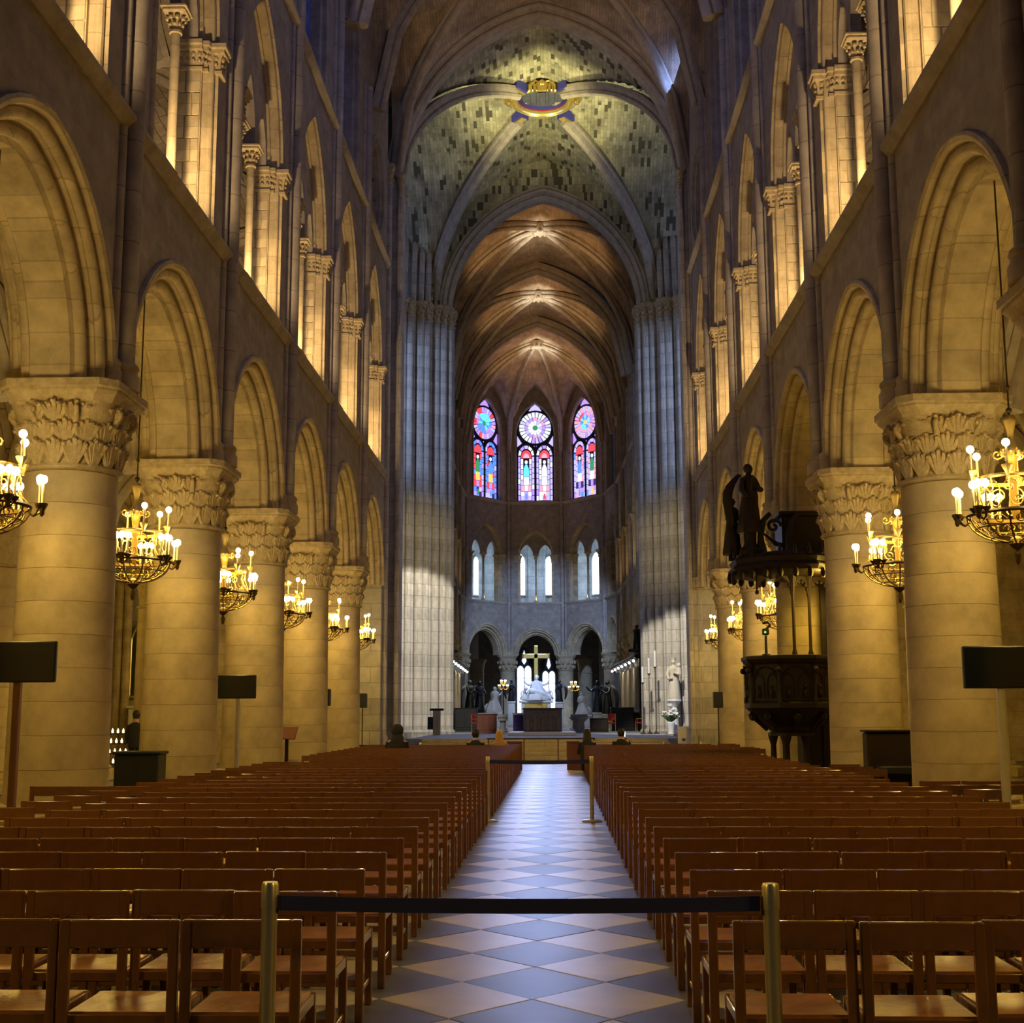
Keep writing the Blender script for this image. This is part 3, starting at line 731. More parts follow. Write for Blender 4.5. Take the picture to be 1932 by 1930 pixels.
# ------------------------------------------------------------------ aisles and tribune galleries (behind the arcades)
def aisle(s, ys, root):
    for i, y in enumerate(ys):
        obj('vault_web', cached('av', lambda: m_vault(2.55, 2.8, SPR, 9.3, False, M['aisle_web'], 16)), ceil_, (s*9.4, y+2.8, 0))
        for k in (-1, 1): obj('rib', cached(('ar', k), lambda: rib_mesh((-2.55, -k*2.8), (2.55, k*2.8), SPR, 9.27, .55, 16)), ceil_, (s*9.4, y+2.8, 0))
        obj('rib', cached('at', lambda: rib_mesh((-2.55, 0), (2.55, 0), SPR, 9.2, 1.1, 16)), ceil_, (s*9.4, y, 0))
        obj('vault_web', cached('av', lambda: 0), ceil_, (s*14.5, y+2.8, 0))
        obj('rib', cached('at', lambda: 0), ceil_, (s*14.5, y, 0))
        # tribune gallery
        obj('gallery_vault', cached('gv', lambda: m_vault(2.6, 2.8, 14.0, 17.2, False, M['aisle_web'], 14)), ceil_, (s*9.35, y+2.8, 0))
        obj('rib', cached('gt', lambda: rib_mesh((-2.6, 0), (2.6, 0), 14.0, 17.1, 1.0, 14)), ceil_, (s*9.35, y, 0))
aisle(-1, YL, wl); aisle(1, YR, wr)
mb = MB()
for s in (-1, 1):
    mb.slab([(s*6.9, 4), (s*17.6, 4), (s*17.6, 46), (s*6.9, 46)], 9.45, 9.6)
mb.build('gallery_floor', M['wall'], ceil_, smooth=0)
wo = structure('wall_outer_left'); wo2 = structure('wall_outer_right')
for s, r in ((-1, wo), (1, wo2)):
    mb = MB(); mb.slab([(s*17.2, 2), (s*17.7, 2), (s*17.7, 47), (s*17.2, 47)], 0, 9.5); mb.build('aisle_wall', M['stone'], r, smooth=0)
    mb = MB(); mb.slab([(s*11.95, 2), (s*12.3, 2), (s*12.3, 46.5), (s*11.95, 46.5)], 9.6, 18); mb.build('gallery_wall', M['wall'], r, smooth=0)
    for i in range(7):
        y = (YL if s < 0 else YR)[i]
        if i > 0: MB().lathe([(.42, 0), (.42, .3), (.26, .4), (.24, 5.4), (.26, 5.45), (.4, 6.0), (.42, 6.1)], n=12).build('wall_shaft', M['stone'], r, (s*17.1, y, 0))
for s, r in ((-1, wo), (1, wo2)):
    mb = MB(); mb.slab([(s*7.3, 46.1), (s*12.1, 46.1), (s*12.1, 46.5), (s*7.3, 46.5)], 0, 9.4)
    if s > 0: mb.slab([(12.1, 46.1), (17.2, 46.1), (17.2, 46.5), (12.1, 46.5)], 0, 9.4)
    mb.build('aisle_end_wall', M['stone'], r, smooth=0)
# end wall of the aisles: openings toward the transept stay, a chapel wall closes the view
# ------------------------------------------------------------------ choir and apse
def run(root, A, B, n, twin, shaft_last=False, **k):
    A, B = Vector(A+(0,)), Vector(B+(0,)); d = (B-A)/n; rz = atan2(d.y, d.x); W = round(d.length, 4)
    for i in range(n): bay(root, tuple(A+d*i), rz, W, twin, **k)
    return d
CL0, CL1 = (-4.9+.0, 63.4), (-6.45, 90.6)
CR0, CR1 = (4.9, 63.4), (4.55, 90.6)
def chwall(y, s): return chx(y)+s*5.65
wcl = structure('wall_choir_left'); wcr = structure('wall_choir_right'); wap = structure('wall_apse')
AX = -1.1
APL = [(chwall(91.4, -1), 91.4), (-6.3, 96.4), (-3.2, 100.0), (1.0, 100.0), (4.1, 96.4), (chwall(91.4, 1), 91.4)]
run(wcl, (chwall(63.4, -1), 63.4), APL[0], 5, True)
run(wcr, APL[5], (chwall(63.4, 1), 63.4), 5, True)
for a, b in zip(APL, APL[1:]): run(wap, a, b, 1, True)
# choir pillars (apse ones show)
def slim_pillar(x, y, label, r=.62):
    t = thing('stone_pillar', label, 'pillar', (x, y, 0))
    k = r/.66
    obj('base', cached('pb', m_base), t, sc=(k, k, 1)); obj('abacus', cached('pa', m_abacus), t, sc=(k, k, 1)); bl = obj('bell', cached('pbl', m_bell), t, sc=(k, k, 1))
    MB().lathe([(.66, .5), (.62, 4.95)], n=24).build('column_shaft', M['drum'], t, sc=None) if False else obj('column_shaft', cached('csh', lambda: MB().lathe([(.66, .5), (.62, 4.95)], n=24).mesh('column_shaft', M['drum'])), t, sc=(k, k, 1))
    fo = MB()
    for z, q in ((5.2, .68), (5.55, .76)):
        for j in range(12): a = 2*pi*(j+(z > 5.4)*.5)/12; fo.ball((q*k*cos(a), q*k*sin(a), z), .12*k, 5, 4, (1, 1, 1.5))
    fo.build('foliage', M['carved'], t)
an = ['fluted base pillar of the apse beside the dark bronze figures, left of the cross', 'apse pillar left of the gold cross', 'apse pillar right of the gold cross', 'apse pillar beside the pale kneeling statue right of the cross']
for (x, y), l in zip(APL[1:5], an):
    dx, dy = x-AX, y-92; L = math.hypot(dx, dy); slim_pillar(x+dx/L*.5, y+dy/L*.5, l)
for i in range(1, 6):
    for s, q in ((-1, 'opposite the pulpit'), (1, 'on the pulpit side')):
        y = 63.4+5.6*i; slim_pillar(chwall(y, s)+s*.5, y, 'choir pillar in shadow behind the stalls, %s on the side %s' % (ORD[i], q))
vault(chx(71), 70.4, 5.7, 6.6, VSP, KEY, True, M['web'], n=28, trans=False)
vault(chx(82), 82.3, 5.7, 5.5, VSP, KEY, True, M['web'], n=28)
# straight strip before the apse, then a half dome of webs between radiating ribs
AC = (chx(93.5), 93.6)
obj('rib', rib_mesh((-5.7, 0), (5.7, 0), VSP, KEY-.05, 1.5), ceil_, (chx(88), 87.8, 0))
mb = MB(); rows = []
for i in range(5):
    y = 87.8+(AC[1]-87.8)*i/4; rows.append([(chx(y)+u/12*5.7, y, VSP+(KEY-VSP)*max(g(u/12), .7*g((y-90.7)/2.9))) for u in range(-12, 13)])
mb.grid(rows); mb.build('vault_web', M['web'], ceil_, smooth=50)
nodes_ = [(APL[0][0], AC[1])]+APL[1:5]+[(APL[5][0], AC[1])]
mb = MB(); rows = []
fine = []
for (x0, y0), (x1, y1) in zip(nodes_, nodes_[1:]):
    for k in range(10): t = k/10; fine.append((x0+(x1-x0)*t, y0+(y1-y0)*t, 1-abs(2*t-1)))
fine.append(nodes_[-1]+(0,))
for q in range(13):
    r = q/12; row = []
    for x, y, b in fine:
        lun = .72*g(1-b)*(1 if b > 0 else 0)
        row.append((AC[0]+(x-AC[0])*r, AC[1]+(y-AC[1])*r, VSP+(KEY-VSP)*max(g(r), lun if r > .2 else 0)))
    rows.append(row)
mb.grid(rows); mb.build('vault_web', M['web'], ceil_, smooth=60)
for x, y in nodes_:
    n = 14; mb = MB(); mb.sweep([(AC[0]+(x-AC[0])*(1-i/n), AC[1]+(y-AC[1])*(1-i/n), VSP+(KEY-VSP)*g(1-i/n)) for i in range(n+1)], [(a*.9, b*.9) for a, b in RIBP]); mb.build('rib', M['rib'], ceil_)
mb = MB(); mb.lathe([(.12, -.62), (.42, -.55), (.5, -.4), (.5, -.1)], n=14)
for k in range(8): a = 2*pi*k/8; mb.ball((.4*cos(a), .4*sin(a), -.5), .14, 6, 5)
mb.build('keystone', M['rib'], ceil_, (AC[0], AC[1], KEY))

# ================================================================== APSE GLASS AND SANCTUARY
GL = {}
for n, c, s in (('w', (.80, .84, 1), 1.35), ('b', (.10, .25, 1), 1.5), ('v', (.42, .26, 1), 1.5), ('r', (1, .07, .10), 1.3), ('g', (.05, .42, .16), .9),
                ('y', (1, .62, .12), 1.3), ('c', (.12, .62, 1), 1.6), ('p', (1, .42, .60), 1.2), ('d', (.05, .04, .22), .8), ('l', (.56, .50, 1), 1.3)):
    GL[n] = glow('stained_glass_'+n, c, s)
GNAME = dict(w='white', b='blue', v='violet', r='red', g='green', y='yellow', c='cyan', p='pink', d='dark_blue', l='lilac')
for k, m in GL.items(): m.name = 'stained_glass_'+GNAME[k]
def apse_window(A, B, seed, scheme):
    R = random.Random(seed); root = win_root()
    A, B = Vector(A+(0,)), Vector(B+(0,)); d = B-A; rz = atan2(d.y, d.x); W = d.length; mid = W/2
    def pane(poly, c, th=.04, y=.30):
        mb = MB(); mb.prism(poly, y, y+th); put('pane', mb.mesh('pane', GL[c], 0), root, tuple(A), rz)
    mb = MB(); mb.prism(arch_pts(mid, 1.55, 2.6, 23.2, 0, 12, 17.9), .36, .5)
    mb.box((mid, .30, 20.2), (.14, .12, 4.7)); zc = 23.85
    mb.tube([(mid+1.33*cos(2*pi*k/32), .30, zc+1.33*sin(2*pi*k/32)) for k in range(32)], .07, 6, closed=True)
    for s in (-1, 1): mb.tube([(x, .30, z) for x, z in arch_pts(mid+s*.71, .69, .98, 21.62, 0, 8, 18)], .05, 5)
    mb.build('window_frame', M['void'], root, tuple(A), rz)
    # rose
    def sector(r0, r1, a0, a1):
        e = .03
        return [(mid+r0*cos(a0+e), zc+r0*sin(a0+e)), (mid+r1*cos(a0+e), zc+r1*sin(a0+e)), (mid+r1*cos((a0+a1)/2), zc+r1*sin((a0+a1)/2)), (mid+r1*cos(a1-e), zc+r1*sin(a1-e)), (mid+r0*cos(a1-e), zc+r0*sin(a1-e))]
    pane([(mid+.17*cos(2*pi*k/10), zc+.17*sin(2*pi*k/10)) for k in range(10)], scheme['eye'])
    for k in range(12):
        a0, a1 = 2*pi*k/12+pi/12, 2*pi*(k+1)/12+pi/12
        pane(sector(.20, .56, a0, a1), R.choice(scheme['in'])); pane(sector(.585, .80, a0, a1), R.choice(scheme['mid'])); pane(sector(.83, 1.24, a0, (a0+a1)/2), R.choice(scheme['out'])); pane(sector(.83, 1.24, (a0+a1)/2, a1), R.choice(scheme['out']))
    pane([(mid-.5, 25.2), (mid+.5, 25.2), (mid+.3, 25.5), (mid, 25.72), (mid-.3, 25.5)], scheme['cap'])
    for s in (-1, 1): pane([(mid+s*1.40, 22.35), (mid+s*1.40, 23.2), (mid+s*1.22, 22.9), (mid+s*1.05, 22.62)], scheme['cap'])
    pane([(mid-.10, 22.42), (mid, 22.05), (mid+.10, 22.42)], scheme['cap'])
    for s in (-1, 1):
        cx = mid+s*.71
        def bx(x0, x1, z0, z1, c): pane([(cx+x0, z0), (cx+x1, z0), (cx+x1, z1), (cx+x0, z1)], c)
        for k in range(8):
            z = 18.08+k*.44
            for q in (-1, 1):
                x0, x1 = sorted((q*.62, q*.455)); bx(x0, x1, z, z+.385, R.choice(scheme['edge']))
        for k in range(5):
            a0, a1 = pi*k/5+.06, pi*(k+1)/5-.06
            f = lambda a, r: (cx+r*cos(a)*1.0, 21.62+r*sin(a)*1.35)
            pane([f(a0, .44), f(a0, .62), f(a1, .62), f(a1, .44)], R.choice(scheme['edge']))
        f = lambda a, r: (cx+r*cos(a), 21.45+r*sin(a)*1.5)
        pane([f(pi*k/8, .41) for k in range(9)], 'r'); pane([f(pi*k/8, .24) for k in range(9)], scheme['niche'], .03, .275)
        for q in range(5):
            z = 19.3+q*.424; bx(-.41, -.24, z, z+.375, R.choice(scheme['bg']+scheme['edge'][0])); bx(.24, .41, z, z+.375, R.choice(scheme['bg']+scheme['edge'][0]))
        robe = scheme['robe'][0 if s < 0 else 1]
        pane([(cx-.22, 19.3), (cx+.22, 19.3), (cx+.20, 19.95), (cx-.20, 19.95)], scheme['hem'])
        pane([(cx-.22, 19.98), (cx+.22, 19.98), (cx+.20, 20.6), (cx+.07, 20.93), (cx-.07, 20.93), (cx-.20, 20.6)], robe)
        pane([(cx+.12*cos(2*pi*k/10), 21.12+.15*sin(2*pi*k/10)) for k in range(10)], 'w')
        for q in range(3):
            bx(-.41+q*.277, -.41+q*.277+.262, 18.82, 19.26, scheme['band'] if q != 1 else scheme['edge'][1])
            for z0, z1 in ((18.10, 18.43), (18.45, 18.78)): bx(-.41+q*.277, -.41+q*.277+.262, z0, z1, R.choice(scheme['foot']+scheme['edge']))
        pane([(cx-.1, 18.2), (cx+.1, 18.2), (cx+.06, 18.6), (cx-.06, 18.6)], R.choice('gybr'), .03, .275)
    return root
SCH = {0: dict(eye='g', **{'in': 'ccb', 'mid': 'bvc'}, out='vrpvl', cap='v', edge='bvbl', niche='r', bg='r', robe='gb', hem='y', band='r', foot='d'),
       1: dict(eye='g', **{'in': 'wlw', 'mid': 'lpv'}, out='wlwv', cap='l', edge='lwlv', niche='p', bg='w', robe='cw', hem='w', band='p', foot='w'),
       2: dict(eye='y', **{'in': 'cbl', 'mid': 'pvr'}, out='plvp', cap='v', edge='lvlb', niche='r', bg='p', robe='bg', hem='w', band='d', foot='p')}
for i in range(3): apse_window(APL[1+i], APL[2+i], i+3, SCH[i])

# tribune gallery round the apse: pale wall with tall clear windows; ambulatory and chapels beyond
M['clear'] = glow('bright_window_glass', (.80, .90, 1), 5.5)
M['chapel_glass'] = glow('chapel_glass', (.72, .82, 1), 3.4)
M['chapel_blue'] = glow('chapel_blue_glass', (.25, .50, 1), 1.8)
def place_bay(A, B):
    A, B = Vector(A+(0,)), Vector(B+(0,)); d = B-A; return tuple(A), atan2(d.y, d.x), d.length
GALW = {0: [(6.3, .55), (9.0, .85)], 1: [(.62, 1.0), (3.10, .62)], 2: [(-1.75, .95)]}
AMBW = {0: [(14.3, 1.0, 'chapel_blue', 1.3, 4.9), (12.75, .5, 'chapel_glass', 1.5, 4.8)], 1: [(.88, 1.25, 'chapel_glass', 1.4, 6.0), (2.95, 1.1, 'chapel_glass', 1.4, 5.6)], 2: [(-11.2, 1.35, 'chapel_glass', 2.0, 6.4)]}
for i in range(3):
    loc, rz, W = place_bay(APL[1+i], APL[2+i])
    mb = MB(); mb.slab([(-3.5 if i != 2 else -9, 5.2), (W+(6 if i == 0 else 3.5), 5.2), (W+(6 if i == 0 else 3.5), 5.6), (-3.5 if i != 2 else -9, 5.6)], 9.6, 18)
    for x in (W*.35, W*.5, W*.65): mb.cyl((x, 5.12, 9.6), (x, 5.12, 17), .12, n=6)
    put('gallery_wall', mb.mesh('gallery_wall', M['pier'], 30), wap, loc, rz)
    mb = MB(); mb.slab([(-2, 1.2), (W+2, 1.2), (W+4, 6), (-4, 6)], 9.45, 9.62); mb.slab([(-1, 1.2), (W+1, 1.2), (W+4, 6), (-4, 6)], 17.4, 17.6); put('gallery_floor', mb.mesh('gallery_floor', M['wall'], 0), wap, loc, rz)
    for x, w_ in GALW[i]:
        r = win_root(); mb = MB(); mb.prism(arch_pts(x, w_/2, w_*.75, 13.8, 0, 6, 11.15), 5.05, 5.12); put('pane', mb.mesh('pane', M['clear'], 0), r, loc, rz)
        mb = MB(); arch_sweep(mb, [(-.08, 5.19), (-.08, 5.0), (0, 5.0), (0, 5.1)], mid=x, a=w_/2, h=w_*.75, zs=13.8, n=6, z0=11.1); mb.box((x, 5.1, 11.1), (w_+.2, .25, .1)); put('window_frame', mb.mesh('window_frame', M['pier'], 30), r, loc, rz)
    # chapels
    mb = MB(); ex = 8 if i != 1 else 0
    mb.slab([(-14 if i == 2 else -3, 11.2), (W+(14 if i == 0 else 3), 11.2), (W+(14 if i == 0 else 3), 11.6), (-14 if i == 2 else -3, 11.6)], 0, 9.4); put('chapel_wall', mb.mesh('chapel_wall', M['wall'], 0), wap, loc, rz)
    for x, w_, mt, z0, z1 in AMBW[i]:
        r = win_root(); n = 3
        mb = MB(); mb.prism(arch_pts(x, w_/2+.1, w_, z1, 0, 6, z0-.1), 11.08, 11.18); put('window_frame', mb.mesh('window_frame', M['void'], 0), r, loc, rz)
        hw = w_/2
        for s in (-1, 1):
            P = arch_pts(x+s*hw*.5, hw*.46, hw*.6, z1-.7, 0, 5, z0)
            k = max(2, int((z1-.7-z0)/.6)); hz = (z1-.7-z0)/k
            for q in range(k):
                mb = MB(); mb.prism([(x+s*hw*.5-hw*.44, z0+q*hz+.02), (x+s*hw*.5+hw*.44, z0+q*hz+.02), (x+s*hw*.5+hw*.44, z0+(q+1)*hz-.02), (x+s*hw*.5-hw*.44, z0+(q+1)*hz-.02)], 11.02, 11.07); put('pane', mb.mesh('pane', M[mt], 0), r, loc, rz)
            mb = MB(); mb.prism(arch_pts(x+s*hw*.5, hw*.44, hw*.6, z1-.68, 0, 5), 11.02, 11.07); put('pane', mb.mesh('pane', M[mt], 0), r, loc, rz)
        mb = MB(); mb.prism([(x-hw*.3, z1+.1), (x, z1-.2), (x+hw*.3, z1+.1), (x, z1+w_*.8)], 11.02, 11.07); put('pane', mb.mesh('pane', M[mt], 0), r, loc, rz)
mb = MB(); mb.slab([(-22, 97.5), (-6.6, 97), (-3.4, 100.8), (1.2, 100.8), (4.4, 97), (20, 97.5), (20, 116), (-22, 116)], 9.3, 9.42); mb.build('ambulatory_vault', M['void'], wap, smooth=0)
for x, y, l in ((-6.05, 107, 'grey round pillar deep in the chapels left of the gold cross'), (2.75, 107, 'grey round pillar deep in the chapels right of the gold cross')):
    t = thing('ambulatory_pillar', l, 'pillar', (x, y, 0))
    obj('column_shaft', cached('csh', lambda: 0), t, sc=(.9, .9, 1)); obj('base', cached('pb', m_base), t, sc=(.8, .8, 1)); obj('bell', cached('pbl', m_bell), t, sc=(.9, .9, 1)); obj('abacus', cached('pa', m_abacus), t, sc=(.9, .9, 1))

# ------------------------------------------------------------------ figures
def skin_mesh(name, J, E, mat, sub=1):
    "one continuous body grown round a skeleton: J = [(pos, radius)], E = edges; root is joint 0"
    me = bpy.data.meshes.new(name); me.from_pydata([j[0] for j in J], E, []); o = bpy.data.objects.new(name, me); COL.objects.link(o)
    md = o.modifiers.new('skin', 'SKIN'); md.use_smooth_shade = True
    if sub:
        ss = o.modifiers.new('sub', 'SUBSURF'); ss.levels = sub; ss.render_levels = sub
    sv = me.skin_vertices[0].data
    for i, j in enumerate(J):
        r = j[1]; sv[i].radius = (r, r) if not isinstance(r, tuple) else r; sv[i].use_root = (i == 0)
    dg = bpy.context.evaluated_depsgraph_get(); ev = o.evaluated_get(dg); m2 = bpy.data.meshes.new_from_object(ev)
    bpy.data.objects.remove(o); m2.name = name; m2.materials.clear(); m2.materials.append(M[mat]); return m2
def folds(n, amp, ph=0): return lambda a, z: 1+amp*sin(n*a+ph+z*2.5)+amp*.5*sin((n*2-3)*a+z*4)
def figure(mb, h, kneel=False, wings=False, arms='pray', lean=0, crown=False, cape=True):
    "carved figure about h tall, facing -y, standing at the origin"
    st = len(mb.v); k = h
    if kneel:
        mb.lathe([(.34, 0), (.36, .06), (.30, .18), (.22, .36), (.15, .52), (.14, .60), (.165, .72), (.15, .80), (.06, .85), (.045, .87)], n=20, fn=folds(7, .09))
        mb.lathe([(.20, 0), (.22, .10), (.16, .24), (.05, .34)], c=(0, .26, 0), n=12, fn=folds(5, .1))
    else:
        mb.lathe([(.165, 0), (.17, .03), (.145, .2), (.125, .4), (.10, .56), (.095, .62), (.115, .72), (.12, .78), (.09, .82), (.04, .85), (.035, .87)], n=20, fn=folds(8, .07))
    mb.ball((0, -.01, .93), .062, 10, 8, (.9, 1, 1.2)); mb.ball((0, -.075, .925), .016, 5, 4); mb.ball((0, .015, .945), .068, 8, 6, (.95, 1, 1.05))
    if crown: mb.lathe([(.06, .98), (.075, 1.04), (.06, 1.03)], n=8)
    for s in (-1, 1):
        if arms == 'pray': p = [(s*.11, 0, .78), (s*.16, -.06, .66), (s*.12, -.14, .60), (s*.02, -.19, .68)]
        elif arms == 'open': p = [(s*.11, 0, .78), (s*.20, -.04, .68), (s*.30, -.08, .72), (s*.38, -.1, .80)]
        else: p = [(s*.11, 0, .78), (s*.155, -.01, .62), (s*.13, -.10, .50), (s*.06, -.15, .52)] if s < 0 else [(s*.11, 0, .78), (s*.17, -.03, .64), (s*.10, -.15, .62), (s*.0, -.16, .66)]
        mb.tube(p, [.048, .042, .036, .022], 7); mb.ball(p[-1], .028, 6, 5)
        if wings:
            rows = []
            for i in range(7):
                t = i/6; x = s*(.05+.20*sin(t*pi*.75)); z = .86+.10*sin(t*pi)-.72*t; wd = .11*sin(pi*min(1, .15+t*.8))
                rows.append([(x-s*wd*.3, .10+.03*t, z), (x+s*wd*.5, .14+.05*t, z+.02), (x+s*wd, .13+.08*t, z-.02), (x+s*wd*.5, .11+.05*t, z-.03)])
            mb.loft(rows, True, True, True)
    Mx = Matrix.Rotation(lean, 4, 'X') @ Matrix.Scale(k, 4); mb.xf(Mx, st)
def statue(name, label, cat, x, y, z, h, rz, mat, ped=None, group=None, pmat='marble', **k):
    t = thing(name, label, cat, (x, y, 0), 0, group)
    mb = MB(); figure(mb, h, **k); mb.build('figure', M[mat], t, (0, 0, z), rz, 50)
    if ped:
        mb = MB(); w_ = ped
        mb.bbox((0, 0, PLAT+.06), (w_*1.2, w_*1.2, .12), .02); mb.bbox((0, 0, (PLAT+.12+z-.12)/2), (w_, w_, z-PLAT-.24), .03); mb.bbox((0, 0, z-.06), (w_*1.18, w_*1.18, .12), .03)
        mb.build('pedestal', M[pmat], t)
    return t
PLAT = .75
# raised sanctuary floor with five steps
pf = structure('floor_2'); mb = MB(); mb.slab([(-5.2, 49.4), (5.2, 49.4), (5.2, 62), (4.7, 62), (4.7, 98), (-6.2, 98), (-6.2, 62), (-5.2, 62)], 0, PLAT); mb.build('sanctuary_floor', M['grey'], pf, smooth=0)
M['step'] = stone('step_stone', (.52, .42, .24), axes='XY', brick=(1.6, .6), mortar=.008, var=.1, stain=.2)
for k in range(5):
    mb = MB(); mb.bbox((0, 49.4-.33*(4-k)-.0, .075+.15*k), (9.6-.12*k, .70, .15), .015); mb.build('step', M['step'], pf)
mb = MB(); mb.bbox((-.18, 58.2, PLAT+.07), (2.9, 4.6, .14), .02); mb.build('altar_step', M['white'], pf)
# main altar: bronze relief of standing figures
t = thing('front_altar', 'square bronze altar carved with tall figures on a white step', 'altar', (-.18, 59.2, PLAT+.14))
MB().bbox((0, 0, .49), (1.72, 1.0, .98), .03).build('block', M['altar'], t); MB().bbox((0, 0, 1.0), (1.80, 1.1, .07), .02).build('top', M['altar'], t)
for k in range(5):
    mb = MB(); figure(mb, .86, arms='low' if k % 2 else 'pray'); mb.xf(Matrix.Diagonal((1, .45, 1, 1))); mb.build('relief_figure', M['altar'], t, (-.68+.34*k, -.5, .06), smooth=50)
# high altar, cross and group of the seated mother
t = thing('high_altar', 'white marble altar with a gilded front panel below the white statue group', 'altar', (-1.05, 93.6, PLAT))
MB().bbox((0, .3, .85), (2.1, 1.2, 1.7), .04).build('block', M['marble'], t); MB().bbox((0, .3, 1.78), (2.4, 1.4, .16), .03).build('top', M['marble'], t); MB().bbox((0, -.1, .12), (2.6, 1.6, .24), .03).build('base', M['marble'], t)
mb = MB(); mb.bbox((0, -.33, 1.2), (1.6, .08, .95), .02)
for k in range(8): mb.ball((-.7+.2*k, -.37, 1.2), .09, 6, 5, (.8, .5, 3.6))
mb.build('gilded_panel', M['gold'], t)
t = thing('altar_cross', 'tall plain gold cross rising behind the white statue group', 'cross', (-1.06, 95.4, 0))
MB().bbox((0, 0, 4.2), (.30, .2, 4.75), .03).build('upright', M['gold'], t); MB().bbox((0, 0, 5.82), (1.85, .2, .32), .03).build('crossbar', M['gold'], t)
for s in (-1, 1): MB().bbox((s*.95, 0, 5.82), (.10, .23, .38), .03).build('arm_end', M['gilt'], t)
MB().bbox((0, 0, 1.3), (.9, .6, 1.2), .05).build('pedestal', M['marble'], t)
t = thing('statue_group', 'white marble group of a robed mother with a body across her lap before the cross', 'statue', (-1.0, 93.9, 2.62))
mb = MB(); mb.lathe([(1.0, 0), (1.0, .12), (.9, .3), (.6, .7), (.42, .95), (.30, 1.2), (.26, 1.32), (.10, 1.42), (.08, 1.48)], n=24, fn=folds(8, .1)); mb.ball((0, -.05, 1.6), .15, 10, 8, (.9, 1, 1.2)); mb.ball((0, .02, 1.64), .175, 8, 6)
for s in (-1, 1): mb.tube([(s*.25, 0, 1.28), (s*.48, -.1, 1.08), (s*.72, -.18, 1.15), (s*.85, -.2, 1.32)], [.11, .10, .08, .05], 7); mb.ball((s*.87, -.2, 1.37), .07, 6, 5)
mb.build('mother', M['marble'], t, smooth=50)
mb = MB(); mb.tube([(-.55, -.55, .72), (-.3, -.6, .62), (0, -.62, .60), (.3, -.62, .48), (.6, -.62, .42), (.8, -.6, .18), (.95, -.6, .10)], [.16, .2, .18, .15, .12, .10, .06], 8); mb.ball((-.75, -.55, .80), .14, 8, 6); mb.tube([(-.5, -.7, .7), (-.62, -.8, .45), (-.6, -.85, .15)], [.07, .06, .04], 6); mb.build('lying_body', M['marble'], t, smooth=50)
for s in (-1, 1):
    mb = MB(); figure(mb, .78, kneel=True, wings=True); mb.build('kneeling_angel', M['marble'], t, (s*.88, -.25, .05), -s*1.0, 50)
statue('kneeling_statue', 'white kneeling robed statue on a pedestal left of the gold cross', 'statue', -3.9, 90, 1.75, 1.75, 1.1, 'marble', 1.0, kneel=True, arms='open', lean=.08)
statue('kneeling_statue', 'white kneeling crowned statue on a pedestal right of the gold cross', 'statue', 2.2, 90, 1.6, 1.5, -1.1, 'marble', 1.0, kneel=True, arms='pray', crown=True, lean=.08)
bz = [('dark bronze angel behind the black console on the side opposite the pulpit', -5.2, 85.5, 1.75, 2.1, .9), ('dark bronze angel standing between the white kneeling statue and its darker twin', -4.75, 88.5, 1.75, 2.1, .8),
      ('dark bronze angel on the pulpit side with one arm stretched toward the altar', 3.15, 88.5, 1.75, 2.1, -.8), ('dark bronze angel on the pulpit side nearest the choir stalls', 3.7, 85.5, 1.65, 2.15, -.9)]
for l, x, y, z, h, r in bz: statue('bronze_angel', l, 'statue', x, y, z, h, r, 'bronze', .6, wings=True, arms='open' if 'arm' in l else 'pray')
statue('small_angel', 'small dark winged angel on a marble post left of the white statue group', 'statue', -2.76, 93, 2.55, 1.5, .5, 'bronze', .5, wings=True)
statue('small_angel', 'small dark winged angel on a marble post right of the white statue group', 'statue', .62, 93, 2.5, 1.5, -.5, 'bronze', .5, wings=True)
M['cream'] = plain('cream_stone', (.58, .52, .42), .7, noise=.1)
# statue of mother and child on the right pier
t = thing('virgin_statue', 'pale crowned statue holding a child, standing on a bracket by the spotlit pier', 'statue', (5.75, 60.15, 0))
mb = MB(); figure(mb, 1.8, arms='low', crown=True); mb.ball((.22, -.22, 1.52), .11, 8, 6); mb.lathe([(.14, 0), (.12, .2), (.09, .36)], c=(.22, -.18, 1.1), n=10); mb.build('figure', M['cream'], t, (0, -.25, 2.3), smooth=50)
mb = MB(); mb.lathe([(.10, 0), (.16, .08), (.12, .2), (.22, .38), (.34, .5), (.34, .58)], n=12); mb.build('bracket', M['marble'], t, (0, -.22, 1.72), smooth=40)
MB().lathe([(.26, PLAT-.0), (.26, PLAT+.1), (.2, PLAT+.15), (.18, 1.6), (.24, 1.74)], n=12).build('column', M['marble'], t, (0, -.22, 0))
# flowers
t = thing('flower_vase', 'big bouquet of white flowers in a tall white vase below the crowned statue', 'flowers', (5.5, 58.9, PLAT))
MB().lathe([(.13, 0), (.15, .02), (.12, .1), (.16, .35), (.18, .5), (.15, .55)], n=12).build('vase', M['white'], t)
R = random.Random(2)
mb = MB()
for k in range(26): a = R.uniform(0, 6.28); b = R.uniform(.1, .45); mb.tube([(0, 0, .5), (b*.5*cos(a), b*.5*sin(a), .7), (b*cos(a), b*sin(a), .85)], [.015, .04, .005], 4)
mb.build('foliage', M['leaf'], t)
me = [None]
for k in range(34):
    a = R.uniform(0, 6.28); q = R.uniform(0, .36); z = R.uniform(.72, 1.35-q*.9)
    obj('flower', cached('fl', lambda: MB().ball((0, 0, 0), .055, 6, 5).ball((.05, 0, .01), .04, 5, 4).ball((-.03, .04, .01), .04, 5, 4).ball((-.03, -.04, .01), .04, 5, 4).mesh('flower', M['petal'], 60)), t, (q*cos(a), q*sin(a), z), a)
